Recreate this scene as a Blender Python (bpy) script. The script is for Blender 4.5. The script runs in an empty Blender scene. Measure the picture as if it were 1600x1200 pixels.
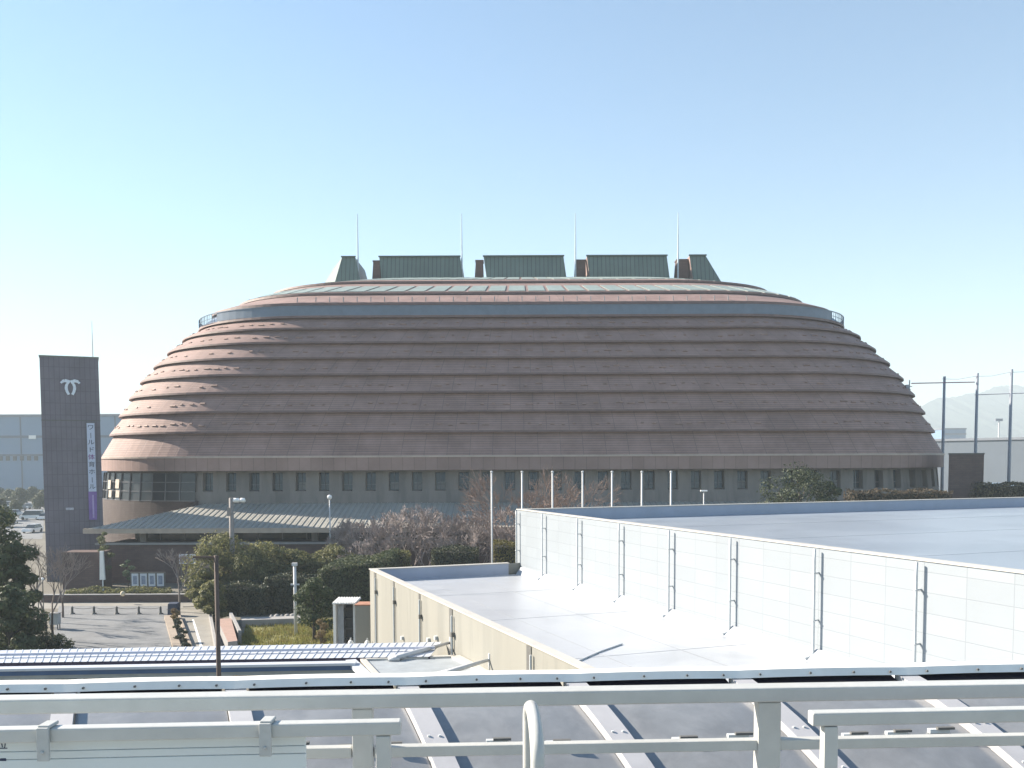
import bpy, bmesh, math, random
from math import sin, cos, tan, pi, radians, sqrt, hypot
from mathutils import Vector, Matrix
random.seed(7)
C = bpy.context.scene.collection

# ------------------------------------------------------------------ camera
H = 12.0
FPX = 1500.0
PITCH, ROLL = radians(3.5), radians(0.25)
PPY = 720 + FPX * tan(PITCH)
F0 = Vector((0, cos(PITCH), -sin(PITCH)))
U0 = Vector((0, sin(PITCH), cos(PITCH)))
X0 = Vector((1, 0, 0))
CR = X0 * cos(ROLL) - U0 * sin(ROLL)
CU = X0 * sin(ROLL) + U0 * cos(ROLL)
EYE = Vector((0, 0, H))

def ray(px, py):
    return CR * ((px - 800) / FPX) + CU * (-(py - PPY) / FPX) + F0

def at(px, py, Y=None, z=None):
    d = ray(px, py)
    t = Y / d.y if Y is not None else (z - H) / d.z
    return EYE + d * t

def proj(p):
    v = Vector(p) - EYE
    w = v.dot(F0)
    return 800 + FPX * v.dot(CR) / w, PPY - FPX * v.dot(CU) / w

cam = bpy.data.cameras.new('camera')
co = bpy.data.objects.new('camera', cam)
C.objects.link(co)
cam.sensor_width = 36
cam.lens = 36 * FPX / 1600
cam.shift_y = (PPY - 600) / 1600
cam.clip_start = 0.1
cam.clip_end = 30000
M = Matrix((CR, CU, -F0)).transposed().to_4x4()
M.translation = EYE
co.matrix_world = M
bpy.context.scene.camera = co

# ------------------------------------------------------------------ light
AZ, EL = radians(70), radians(29)          # sun: left of the view direction, behind the arena
S = Vector((-sin(AZ) * cos(EL), cos(AZ) * cos(EL), sin(EL)))
sl = bpy.data.lights.new('sun', 'SUN')
sl.energy = 5.0
sl.angle = radians(0.5)
sl.color = (1.0, 0.885, 0.745)
so = bpy.data.objects.new('sun', sl)
C.objects.link(so)
so.rotation_euler = S.to_track_quat('Z', 'Y').to_euler()
so.location = (0, 0, 80)
w = bpy.data.worlds.new('World')
bpy.context.scene.world = w
w.use_nodes = True
nt = w.node_tree
bg = nt.nodes['Background']
sky = nt.nodes.new('ShaderNodeTexSky')
sky.sky_type = 'NISHITA'
sky.sun_disc = False
sky.sun_elevation = EL
sky.sun_rotation = math.atan2(S.x, S.y)
sky.altitude = 50
sky.air_density = 1.15
sky.dust_density = 0.0
sky.ozone_density = 1.3
tint = nt.nodes.new('ShaderNodeMix')
tint.data_type = 'RGBA'
tint.blend_type = 'MULTIPLY'
tint.inputs[0].default_value = 1
tint.inputs[7].default_value = (0.93, 1.06, 1.12, 1)
nt.links.new(sky.outputs[0], tint.inputs[6])
nt.links.new(tint.outputs[2], bg.inputs[0])
bg.inputs[1].default_value = 0.057
vs = bpy.context.scene.view_settings
vs.view_transform = 'Standard'
vs.look = 'None'
vs.exposure = 1.65
vs.gamma = 1

# ------------------------------------------------------------------ materials
def mat(name, col, rough=0.7, var=0.12, scale=3.0, bump=0.0, bscale=20, metal=0.0, spec=0.4, coat=0.0, streak=False, stain=0.0, sscale=0.5):
    m = bpy.data.materials.new(name)
    m.use_nodes = True
    n = m.node_tree
    b = n.nodes['Principled BSDF']
    b.inputs['Roughness'].default_value = rough
    b.inputs['Metallic'].default_value = metal
    b.inputs['Specular IOR Level'].default_value = spec
    b.inputs['Coat Weight'].default_value = coat
    tc = n.nodes.new('ShaderNodeTexCoord')
    mp = n.nodes.new('ShaderNodeMapping')
    n.links.new(tc.outputs['Object'], mp.inputs[0])
    if streak:
        mp.inputs['Scale'].default_value = (1, 1, 0.12)
    nz = n.nodes.new('ShaderNodeTexNoise')
    nz.inputs['Scale'].default_value = scale
    nz.inputs['Detail'].default_value = 6
    nz.inputs['Roughness'].default_value = 0.65
    n.links.new(mp.outputs[0], nz.inputs['Vector'])
    rp = n.nodes.new('ShaderNodeValToRGB')
    rp.color_ramp.elements[0].position = 0.3
    rp.color_ramp.elements[1].position = 0.7
    rp.color_ramp.elements[0].color = tuple(max(0, c * (1 - var)) for c in col) + (1,)
    rp.color_ramp.elements[1].color = tuple(min(1, c * (1 + var)) for c in col) + (1,)
    n.links.new(nz.outputs[0], rp.inputs[0])
    n.links.new(rp.outputs[0], b.inputs['Base Color'])
    if stain:
        n3 = n.nodes.new('ShaderNodeTexNoise')
        n3.inputs['Scale'].default_value = sscale
        n3.inputs['Detail'].default_value = 8
        n3.inputs['Roughness'].default_value = 0.6
        n3.inputs['Distortion'].default_value = 0.6
        n.links.new(mp.outputs[0], n3.inputs['Vector'])
        r3 = n.nodes.new('ShaderNodeValToRGB')
        r3.color_ramp.elements[0].position = 0.50
        r3.color_ramp.elements[1].position = 0.60
        r3.color_ramp.elements[0].color = (1, 1, 1, 1)
        r3.color_ramp.elements[1].color = (1 - stain, 1 - stain * .92, 1 - stain * .85, 1)
        n.links.new(n3.outputs[0], r3.inputs[0])
        m3 = n.nodes.new('ShaderNodeMix')
        m3.data_type = 'RGBA'
        m3.blend_type = 'MULTIPLY'
        m3.inputs[0].default_value = 1
        n.links.new(rp.outputs[0], m3.inputs[6])
        n.links.new(r3.outputs[0], m3.inputs[7])
        n.links.new(m3.outputs[2], b.inputs['Base Color'])
    if bump:
        n2 = n.nodes.new('ShaderNodeTexNoise')
        n2.inputs['Scale'].default_value = bscale
        n2.inputs['Detail'].default_value = 4
        n.links.new(tc.outputs['Object'], n2.inputs['Vector'])
        bp = n.nodes.new('ShaderNodeBump')
        bp.inputs['Strength'].default_value = bump
        bp.inputs['Distance'].default_value = 0.05
        n.links.new(n2.outputs[0], bp.inputs['Height'])
        n.links.new(bp.outputs[0], b.inputs['Normal'])
    return m

def brickmat(name, c1, c2, mortar, bw, bh, ms=0.02, uv=True, rough=0.75, var=0.25, off=0.5, spec=0.3, nscale=0.25):
    """Tiles or brick courses laid on the UV map (in metres), weathered by noise."""
    m = mat(name, c1, rough, var, nscale, spec=spec)
    n = m.node_tree
    b = n.nodes['Principled BSDF']
    tc = [x for x in n.nodes if x.bl_idname == 'ShaderNodeTexCoord'][0]
    rp = [x for x in n.nodes if x.bl_idname == 'ShaderNodeValToRGB'][0]
    e = rp.color_ramp.elements
    e[0].color = (1 - var,) * 3 + (1,)
    e[1].color = (1.0 + var * 0.3,) * 3 + (1,)
    br = n.nodes.new('ShaderNodeTexBrick')
    br.inputs['Color1'].default_value = (*c1, 1)
    br.inputs['Color2'].default_value = (*c2, 1)
    br.inputs['Mortar'].default_value = (*mortar, 1)
    br.inputs['Scale'].default_value = 1
    br.inputs['Mortar Size'].default_value = ms
    br.inputs['Brick Width'].default_value = bw
    br.inputs['Row Height'].default_value = bh
    br.offset = off
    n.links.new(tc.outputs['UV' if uv else 'Object'], br.inputs['Vector'])
    mx = n.nodes.new('ShaderNodeMix')
    mx.data_type = 'RGBA'
    mx.blend_type = 'MULTIPLY'
    mx.inputs[0].default_value = 1
    n.links.new(br.outputs[0], mx.inputs[6])
    n.links.new(rp.outputs[0], mx.inputs[7])
    n.links.new(mx.outputs[2], b.inputs['Base Color'])
    bp = n.nodes.new('ShaderNodeBump')
    bp.inputs['Strength'].default_value = 0.35
    bp.inputs['Distance'].default_value = 0.03
    n.links.new(br.outputs[1], bp.inputs['Height'])
    bp.invert = True
    n.links.new(bp.outputs[0], b.inputs['Normal'])
    return m

def leafmat(name, c1, c2, trans=0.35):
    m = bpy.data.materials.new(name)
    m.use_nodes = True
    n = m.node_tree
    b = n.nodes['Principled BSDF']
    out = n.nodes['Material Output']
    b.inputs['Roughness'].default_value = 0.6
    b.inputs['Specular IOR Level'].default_value = 0.25
    tc = n.nodes.new('ShaderNodeTexCoord')
    nz = n.nodes.new('ShaderNodeTexNoise')
    nz.inputs['Scale'].default_value = 1.6
    nz.inputs['Detail'].default_value = 5
    n.links.new(tc.outputs['Object'], nz.inputs['Vector'])
    rp = n.nodes.new('ShaderNodeValToRGB')
    rp.color_ramp.elements[0].position = 0.35
    rp.color_ramp.elements[1].position = 0.68
    rp.color_ramp.elements[0].color = (*c1, 1)
    rp.color_ramp.elements[1].color = (*c2, 1)
    n.links.new(nz.outputs[0], rp.inputs[0])
    n.links.new(rp.outputs[0], b.inputs['Base Color'])
    tr = n.nodes.new('ShaderNodeBsdfTranslucent')
    n.links.new(rp.outputs[0], tr.inputs[0])
    ms = n.nodes.new('ShaderNodeMixShader')
    ms.inputs[0].default_value = trans
    n.links.new(b.outputs[0], ms.inputs[1])
    n.links.new(tr.outputs[0], ms.inputs[2])
    n.links.new(ms.outputs[0], out.inputs[0])
    return m

def glassy(name, col, rough=0.15, var=0.2, scale=1.5):
    return mat(name, col, rough, var, scale, spec=0.6)

TILE = brickmat('terracotta_tile', (0.335, 0.228, 0.203), (0.30, 0.20, 0.176), (0.205, 0.15, 0.14), 2.45, 0.30, 0.035, off=0.0, var=0.3, nscale=0.35)
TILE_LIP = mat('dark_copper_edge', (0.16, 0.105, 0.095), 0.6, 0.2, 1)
GUARD = mat('snow_guard_tile', (0.27, 0.18, 0.15), 0.7, 0.3, 1.5)
FASCIA = brickmat('fascia_panel', (0.335, 0.235, 0.21), (0.30, 0.21, 0.185), (0.215, 0.155, 0.14), 1.23, 3.0, 0.03, off=0.0, var=0.25)
BRICKD = brickmat('brown_brick', (0.155, 0.105, 0.095), (0.125, 0.085, 0.08), (0.10, 0.085, 0.08), 0.6, 0.2, 0.02, var=0.3, nscale=0.5)
STONE = mat('base_wall_render', (0.205, 0.185, 0.17), 0.8, 0.15, 0.6, bump=0.2, bscale=4, streak=True, stain=.2, sscale=.8)
TOWERM = brickmat('tower_tile', (0.185, 0.172, 0.20), (0.173, 0.16, 0.188), (0.13, 0.12, 0.145), 0.47, 1.2, 0.025, var=0.22, nscale=0.3, off=0.0)
COPPER = brickmat('verdigris_sheet', (0.40, 0.39, 0.35), (0.37, 0.365, 0.33), (0.28, 0.275, 0.25), 0.62, 60, 0.05, off=0.0, var=0.22, rough=0.55)
GREENM = brickmat('green_copper_cladding', (0.135, 0.185, 0.165), (0.12, 0.165, 0.15), (0.075, 0.10, 0.09), 0.55, 40, 0.05, off=0.0, var=0.2, rough=0.5)
SKYL = mat('skylight_sheet', (0.25, 0.305, 0.285), 0.55, 0.15, 1.2)
BALUS = mat('blue_grey_balustrade', (0.13, 0.17, 0.225), 0.4, 0.12, 1)
WINGL = glassy('dark_window_glass', (0.035, 0.045, 0.05), 0.12)
WINGL3 = glassy('grey_window_glass', (0.06, 0.072, 0.078), 0.2)
WINGL2 = glassy('dark_lobby_glass', (0.03, 0.033, 0.036), 0.3)
MULL = mat('mullion_metal', (0.13, 0.13, 0.14), 0.5)
WHITE = mat('white_paint', (0.80, 0.80, 0.78), 0.45, 0.04, 3)
CREAM = mat('cream_rail_paint', (0.46, 0.465, 0.445), 0.35, 0.09, 5, bump=0.04, bscale=40)
CLAMP = mat('grey_clamp_casting', (0.42, 0.43, 0.42), 0.5, 0.1, 20)
ROOFW = mat('white_roof_membrane', (0.42, 0.445, 0.48), 0.30, 0.08, 0.22, bump=0.03, bscale=1.5, spec=0.5, stain=.16, sscale=.16)
ROOFW2 = mat('pale_roof_membrane', (0.26, 0.30, 0.35), 0.36, 0.09, 0.09, bump=0.03, bscale=1.0, spec=0.5, stain=.14, sscale=.09)
PANELW = brickmat('white_wall_panel', (0.29, 0.322, 0.35), (0.27, 0.30, 0.328), (0.225, 0.252, 0.277), 1.6, 0.62, 0.014, off=0.0, var=0.05, rough=0.5, nscale=0.3)
CREAMW = mat('cream_wall_render', (0.25, 0.247, 0.22), 0.75, 0.07, 0.5, streak=True, stain=.10, sscale=1.2)
CAPM = mat('parapet_cap', (0.50, 0.48, 0.44), 0.5, 0.08, 1)
PARIN = mat('parapet_inner', (0.33, 0.37, 0.46), 0.6, 0.07, 0.7)
PIPEG = mat('grey_pipe', (0.56, 0.59, 0.60), 0.45, 0.08, 4)
DARKJ = mat('dark_joint_metal', (0.12, 0.12, 0.115), 0.6)
ASPH = mat('asphalt', (0.18, 0.188, 0.195), 0.9, 0.16, 0.35, bump=0.3, bscale=30, stain=.22, sscale=.3)
PAVE = mat('pale_paving', (0.25, 0.24, 0.215), 0.85, 0.15, 0.8, bump=0.2, bscale=12)
GROUND = mat('dry_ground', (0.15, 0.14, 0.115), 0.95, 0.25, 0.05, bump=0.3, bscale=3)
LAWNM = mat('winter_lawn', (0.20, 0.19, 0.075), 0.95, 0.35, 1.2, bump=0.5, bscale=25)
LAWNB = leafmat('lawn_blades', (0.20, 0.17, 0.06), (0.26, 0.27, 0.08), 0.3)
BARK = mat('grey_brown_bark', (0.16, 0.125, 0.11), 0.9, 0.3, 6, bump=0.4)
BARKL = mat('pale_twig_bark', (0.27, 0.225, 0.20), 0.9, 0.25, 6)
BARKD = mat('dark_trunk_bark', (0.05, 0.042, 0.04), 0.9, 0.3, 6)
PINE = leafmat('pine_needles', (0.085, 0.10, 0.045), (0.25, 0.24, 0.105), 0.45)
DARKL = leafmat('dark_evergreen_leaves', (0.045, 0.066, 0.036), (0.11, 0.125, 0.06), 0.3)
HEDGEL = leafmat('hedge_leaves', (0.035, 0.05, 0.035), (0.085, 0.09, 0.045), 0.2)
FARL = leafmat('far_tree_leaves', (0.06, 0.075, 0.04), (0.13, 0.14, 0.08), 0.3)
AUTL = leafmat('autumn_leaves', (0.30, 0.14, 0.05), (0.40, 0.30, 0.07), 0.35)
BROWNL = leafmat('dry_brown_leaves', (0.16, 0.11, 0.06), (0.22, 0.18, 0.08), 0.3)
POLEB = mat('brown_utility_pole', (0.10, 0.075, 0.065), 0.8, 0.2, 5)
POLEG = mat('weathered_grey_pole', (0.26, 0.235, 0.22), 0.8, 0.15, 5)
POLEW = mat('galvanised_pole', (0.55, 0.56, 0.57), 0.5, 0.08, 3)
POLES = mat('dark_steel_pole', (0.26, 0.285, 0.335), 0.5, 0.1, 2)
GLAZE = mat('grey_canopy_glazing', (0.225, 0.235, 0.245), 0.2, 0.2, 1.6, bump=0.04, bscale=2.5, spec=0.6, coat=0.3, stain=.13, sscale=1.6)
RIBM = mat('pale_rib_bar', (0.42, 0.42, 0.435), 0.5, 0.05, 6)
CAPG = mat('grey_ridge_cap', (0.76, 0.75, 0.71), 0.65, 0.08, 2)
GAPSHADE = mat('dark_gap_shade', (0.012, 0.01, 0.02), 0.7)
BLUEB = mat('navy_fascia_paint', (0.05, 0.11, 0.24), 0.4, 0.15, 1)
CORR = mat('white_corrugated_sheet', (0.52, 0.55, 0.60), 0.35, 0.05, 1)
GREYP = mat('grey_panel_sheet', (0.33, 0.36, 0.38), 0.5, 0.14, 1.5)
BOARD = mat('pale_acrylic_board', (0.60, 0.65, 0.66), 0.4, 0.03, 2)
PINKT = mat('pink_tile', (0.36, 0.245, 0.20), 0.7, 0.1, 2)
CONC = mat('pale_concrete', (0.29, 0.285, 0.28), 0.85, 0.14, 1.2)
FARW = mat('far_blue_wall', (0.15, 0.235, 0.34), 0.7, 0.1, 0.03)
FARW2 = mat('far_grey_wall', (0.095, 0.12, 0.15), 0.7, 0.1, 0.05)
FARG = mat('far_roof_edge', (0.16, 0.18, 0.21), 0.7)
HILL = mat('forested_hill', (0.06, 0.08, 0.06), 0.95, 0.3, 0.004)
BLUEC = mat('navy_cover', (0.035, 0.05, 0.085), 0.7)
RUST = mat('rusty_top', (0.36, 0.18, 0.12), 0.8, 0.25, 3)
BANW = mat('banner_white_cloth', (0.50, 0.55, 0.68), 0.8, 0.04, 2)
BANP = mat('banner_purple_cloth', (0.22, 0.14, 0.36), 0.8, 0.15, 1.5)
INK = mat('navy_ink', (0.03, 0.04, 0.08), 0.7)
INKP = mat('purple_ink', (0.20, 0.05, 0.22), 0.7)
EMB = mat('emblem_white', (0.68, 0.74, 0.82), 0.5, 0.03)
PAPER = mat('poster_paper', (0.55, 0.60, 0.66), 0.7, 0.1, 3)
PRINT = mat('poster_print', (0.22, 0.27, 0.36), 0.7, 0.3, 5)
TYRE = mat('tyre_rubber', (0.02, 0.02, 0.02), 0.8)
LAMPW = mat('lamp_white', (0.85, 0.85, 0.85), 0.3, 0.02)
CARW = mat('white_car_paint', (0.75, 0.77, 0.78), 0.25, 0.02, coat=0.5)
CARS = mat('silver_car_paint', (0.42, 0.45, 0.48), 0.25, 0.04, coat=0.5)
CARD = mat('dark_car_paint', (0.06, 0.07, 0.09), 0.25, 0.04, coat=0.5)
BOARDDK = mat('cabinet_grey', (0.34, 0.37, 0.38), 0.5, 0.08)
NETM = mat('net_cable', (0.30, 0.32, 0.40), 0.7)
REDC = mat('red_crossbar', (0.34, 0.20, 0.26), 0.6)

# ------------------------------------------------------------------ mesh builder
class MB:
    def __init__(s):
        s.v, s.f, s.uv, s.mi = [], [], [], []
        s.m = 0
        s.smooth = False
    def face(s, pts, uv=None):
        i = len(s.v)
        s.v += [tuple(p) for p in pts]
        s.f.append(tuple(range(i, i + len(pts))))
        s.uv.append(uv)
        s.mi.append(s.m)
    def box(s, a, b):
        x0, y0, z0 = a
        x1, y1, z1 = b
        p = [(x0, y0, z0), (x1, y0, z0), (x1, y1, z0), (x0, y1, z0), (x0, y0, z1), (x1, y0, z1), (x1, y1, z1), (x0, y1, z1)]
        s.hexa(p)
    def hexa(s, p):
        i = len(s.v)
        s.v += [tuple(q) for q in p]
        for f in ((3, 2, 1, 0), (4, 5, 6, 7), (0, 1, 5, 4), (1, 2, 6, 5), (2, 3, 7, 6), (3, 0, 4, 7)):
            s.f.append(tuple(i + k for k in f))
            s.uv.append(None)
            s.mi.append(s.m)
    def bar(s, p, q, w, h, up=(0, 0, 1)):
        """a rectangular bar from p to q, w wide sideways and h tall"""
        p, q, up = Vector(p), Vector(q), Vector(up)
        d = (q - p).normalized()
        r = d.cross(up).normalized() * (w / 2)
        u = r.cross(d).normalized() * (h / 2)
        s.hexa([p - r - u, p + r - u, q + r - u, q - r - u, p - r + u, p + r + u, q + r + u, q - r + u])
    def tube(s, pts, r, n=8, caps=True):
        pts = [Vector(p) for p in pts]
        rs = r if isinstance(r, (list, tuple)) else [r] * len(pts)
        i0 = len(s.v)
        ref = None
        for k, p in enumerate(pts):
            d = (pts[min(k + 1, len(pts) - 1)] - pts[max(k - 1, 0)]).normalized()
            if ref is None:
                ref = Vector((1, 0, 0)) if abs(d.x) < 0.8 else Vector((0, 1, 0))
            a = (ref - d * ref.dot(d)).normalized()
            ref = a
            b = d.cross(a)
            for j in range(n):
                t = 2 * pi * j / n
                s.v.append(tuple(p + (a * cos(t) + b * sin(t)) * rs[k]))
        for k in range(len(pts) - 1):
            for j in range(n):
                a, b = i0 + k * n + j, i0 + k * n + (j + 1) % n
                s.f.append((a, b, b + n, a + n))
                s.uv.append(None)
                s.mi.append(s.m)
        if caps and n > 2:
            s.f.append(tuple(i0 + j for j in reversed(range(n))))
            e = i0 + (len(pts) - 1) * n
            s.f.append(tuple(e + j for j in range(n)))
            s.uv += [None, None]
            s.mi += [s.m, s.m]
    def build(s, name, mats, parent=None, smooth=None, autouv=False, bevel=0):
        me = bpy.data.meshes.new(name)
        me.from_pydata(s.v, [], s.f)
        if not isinstance(mats, (list, tuple)):
            mats = [mats]
        for m in mats:
            me.materials.append(m)
        for p, k in zip(me.polygons, s.mi):
            p.material_index = k
        if smooth or (smooth is None and s.smooth):
            for p in me.polygons:
                p.use_smooth = True
        if autouv or any(u is not None for u in s.uv):
            ul = me.uv_layers.new(name='UVMap')
            for p, u in zip(me.polygons, s.uv):
                nrm = p.normal
                for k, li in enumerate(p.loop_indices):
                    if u is not None:
                        ul.data[li].uv = u[k]
                    else:
                        c = me.vertices[me.loops[li].vertex_index].co
                        if abs(nrm.z) > 0.9:
                            ul.data[li].uv = (c.x, c.y)
                        else:
                            t = Vector((-nrm.y, nrm.x, 0)).normalized()
                            ul.data[li].uv = (c.dot(t), c.z)
        me.update()
        o = bpy.data.objects.new(name, me)
        C.objects.link(o)
        if parent is not None:
            o.parent = parent
        if bevel:
            bv = o.modifiers.new('bevel', 'BEVEL')
            bv.width = bevel
            bv.segments = 2
            bv.limit_method = 'ANGLE'
        return o

def tag(o, label=None, cat=None, group=None, kind=None):
    for k, v in (('label', label), ('category', cat), ('group', group), ('kind', kind)):
        if v:
            o[k] = v
    return o

def thing(name, label, cat, loc=(0, 0, 0), rotz=0, group=None):
    o = bpy.data.objects.new(name, None)
    C.objects.link(o)
    o.location = loc
    o.rotation_euler = (0, 0, rotz)
    return tag(o, label, cat, group)

def copy_tree(o, parent=None):
    c = o.copy()
    C.objects.link(c)
    c.parent = parent
    for ch in list(o.children):
        copy_tree(ch, c)
    return c

def place(root, loc, rotz=0, label=None, scale=1):
    root.location = loc
    root.rotation_euler = (0, 0, rotz)
    root.scale = (scale,) * 3 if not isinstance(scale, tuple) else scale
    if label:
        root['label'] = label
    return root

def text(s, size, m, parent, loc, rot, name='lettering', depth=0.01):
    cu = bpy.data.curves.new(name, 'FONT')
    cu.body = s
    cu.size = size
    cu.extrude = depth
    cu.align_x = 'CENTER'
    cu.align_y = 'CENTER'
    t = bpy.data.objects.new(name, cu)
    C.objects.link(t)
    bpy.context.view_layer.update()
    me = bpy.data.meshes.new_from_object(t.evaluated_get(bpy.context.evaluated_depsgraph_get()))
    bpy.data.objects.remove(t)
    me.name = name
    me.materials.clear()
    me.materials.append(m)
    o = bpy.data.objects.new(name, me)
    C.objects.link(o)
    o.parent = parent
    o.location = loc
    o.rotation_euler = rot
    return o

def sheet(name, pts, z, m, kind='structure'):
    mb = MB()
    mb.face([(p[0], p[1], z) for p in pts])
    return tag(mb.build(name, m), kind=kind)

def gp(px, py, z=0):
    p = at(px, py, z=z)
    return (p.x, p.y)

# ------------------------------------------------------------------ ground
sheet('ground', [(-9000, -300), (9000, -300), (9000, 9000), (-9000, 9000)], 0, GROUND)
sheet('car_park', [gp(60, 1110), gp(92, 947), gp(264, 947), gp(274, 1110)], 0.008, ASPH)
sheet('pavement', [gp(20, 951), gp(30, 937), gp(335, 937), gp(335, 951)], 0.004, PAVE)
sheet('footpath', [gp(284, 1110), gp(282, 952), gp(328, 952), gp(350, 1110)], 0.006, PAVE)
sheet('footpath_line', [gp(318, 1030), gp(300, 968), gp(303, 968), gp(323, 1030)], 0.012, WHITE)
sheet('far_car_park', [gp(-260, 842), gp(-220, 775), gp(72, 775), gp(66, 842)], 0.008, ASPH)
sheet('lawn', [gp(372, 1012), gp(388, 972), gp(525, 968), gp(545, 1012)], 0.010, LAWNM)
for (a, b) in (((94, 1000), (110, 1000)), ((94, 985), (110, 985))):
    pass

# ------------------------------------------------------------------ arena
XC, YC = 1.25, 138.0
NF, NC = 60, 22

def ring(a, yf, z, rx=17.0, ry=16.0):
    """closed plan curve: flat front and back, elliptical corners; starts at the front left corner's end"""
    b = YC - yf
    rx, ry = min(rx, a * 0.8), min(ry, b * 0.85)
    pts = []
    for k in range(NC):                                  # left end -> front
        t = (k / NC) * pi / 2
        pts.append((-a + rx - rx * cos(t), -(b - ry) - ry * sin(t)))
    for k in range(NF + 1):
        pts.append((-a + rx + (2 * a - 2 * rx) * k / NF, -b))
    for k in range(1, NC + 1):
        t = (k / NC) * pi / 2
        pts.append((a - rx + rx * sin(t), -(b - ry) - ry * cos(t)))
    back = [(-x, -y) for (x, y) in pts]
    pts += back
    return [Vector((XC + x, YC + y, z)) for x, y in pts]

def solve_a(wpx, yf):
    """half width whose outline, seen from the camera point, is wpx wide"""
    lo, hi = 5.0, 80.0
    for _ in range(40):
        a = (lo + hi) / 2
        m = min((p.x - XC) / p.y for p in ring(a, yf, 0)[:NC + 2])
        if -m * FPX < wpx:
            lo = a
        else:
            hi = a
    return a

def inset(r, d, z):
    n = len(r)
    out = []
    for i in range(n):
        t = r[(i + 1) % n] - r[i - 1]
        nn = Vector((-t.y, t.x, 0)).normalized()
        p = r[i] + nn * d
        out.append(Vector((p.x, p.y, z)))
    return out

def loft(mb, r0, r1, v0=0.0, mi=None):
    n = len(r0)
    u = 0.0
    h = (r1[0] - r0[0]).length
    if mi is not None:
        mb.m = mi
    for i in range(n):
        j = (i + 1) % n
        du = (r0[j] - r0[i]).length
        mb.face([r0[i], r0[j], r1[j], r1[i]], [(u, v0), (u + du, v0), (u + du, v0 + h), (u, v0 + h)])
        u += du
    return h

arena = thing('domed_arena', 'huge reddish brown domed arena with stepped tile roof tiers', 'arena', (0, 0, 0))
# roof lips: (half width px, front y px)
W0 = 657
K = 0.45
lips_px = [(643, 675), (627.5, 643), (611, 613), (593, 585), (571.5, 559), (549.5, 535), (525.5, 513), (500, 495)]
YF0 = 103.0
a0 = solve_a(W0, YF0)
def zfront(y, yf):
    return at(813, y, Y=yf).z
fas_bot = ring(a0, YF0, zfront(734, YF0))
fas_top = ring(a0, YF0, zfront(712, YF0))
lips = []
for (wp, y) in lips_px:
    yf = YF0
    for _ in range(12):
        a = solve_a(wp, yf)
        yf = YF0 + K * (a0 - a)
    lips.append((a, yf, zfront(y, yf)))
# fascia band under the lowest tier
mb = MB()
loft(mb, inset(fas_bot, 1.6, fas_bot[0].z + 0.05), fas_bot, mi=1)
loft(mb, fas_bot, fas_top, mi=0)
mb.build('fascia', [FASCIA, TILE_LIP], arena)
mb = MB()
g0 = inset(fas_top, -0.10, fas_top[0].z - 0.12)
g1 = inset(fas_top, -0.10, fas_top[0].z + 0.08)
loft(mb, inset(fas_top, 0.02, fas_top[0].z - 0.12), g0)
loft(mb, g0, g1)
loft(mb, g1, inset(fas_top, 0.3, fas_top[0].z + 0.08))
mb.build('gutter', mat('pale_gutter_metal', (0.44, 0.36, 0.31), 0.5, 0.15, 0.8), arena)

def tier(r_out, r_next, name, guards, drop=0.2, over=0.55, m=TILE):
    """one roof tier: dark overhanging edge, sloping tiled panel up to just under the next edge"""
    z = r_out[0].z
    mb = MB()
    if drop:
        low = inset(r_out, 0.0, z)
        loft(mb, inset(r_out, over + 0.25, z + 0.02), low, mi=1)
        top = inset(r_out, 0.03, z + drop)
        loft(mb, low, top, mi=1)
    else:
        top = r_out
    inner = inset(r_next, over, r_next[0].z + 0.03)
    loft(mb, top, inner, mi=0)
    if guards:
        n = len(top)
        for frac, step, hh in ((0.36, 1.22, 0.16),):
            acc = 0.0
            for i in range(n):
                j = (i + 1) % n
                a = top[i].lerp(inner[i], frac)
                b = top[j].lerp(inner[j], frac)
                up = (inner[i] - top[i]).normalized()
                seg = (b - a).length
                if (a.y > YC + 5) or seg < 1e-4:
                    continue
                d = (b - a) / seg
                nn = Vector((d.y, -d.x, 0)).normalized()
                while acc < seg:
                    if random.random() < 0.72:
                        p = a + d * acc + up * random.uniform(-0.12, 0.22)
                        q = p + d * random.uniform(0.25, 0.8)
                        mb.m = 2
                        mb.bar(p + nn * 0.03, q + nn * 0.03, 0.14, hh, up)
                    acc += step
                acc -= seg
    return mb.build(name, [m, TILE_LIP, GUARD], arena)

rl = [ring(a, yf, z) for (a, yf, z) in lips]
tier(fas_top, rl[0], 'roof_tier', False, drop=0)
for i in range(len(rl) - 1):
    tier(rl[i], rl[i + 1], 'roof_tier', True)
# balcony ledge with balustrade, then the upper roof
bl = rl[-1]
zb = bl[0].z
upper = []
for (wp, y, yf) in ((484, 492, 108.5), (466, 475.5, 109.8), (424, 459, 113.5), (374, 441.5, 119.5), (313, 433, 125.0)):
    a = solve_a(wp, yf)
    upper.append(ring(a, yf, zfront(y, yf), 15, 12))
upper[0] = [Vector((p.x, p.y, zb + 0.2)) for p in upper[0]]
mb = MB()
loft(mb, inset(bl, 0.8, zb + 0.02), bl, mi=1)
t = inset(bl, 0.03, zb + 0.25)
loft(mb, bl, t, mi=1)
loft(mb, t, upper[0], mi=0)
mb.build('balcony_ledge', [TILE, TILE_LIP], arena)
mb = MB()
b0 = inset(bl, 0.12, zb + 0.30)
b1 = inset(bl, 0.12, zb + 1.30)
b2 = inset(bl, 0.20, zb + 1.30)
b3 = inset(bl, 0.20, zb + 0.30)
mesh_faces = len(b0)
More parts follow.
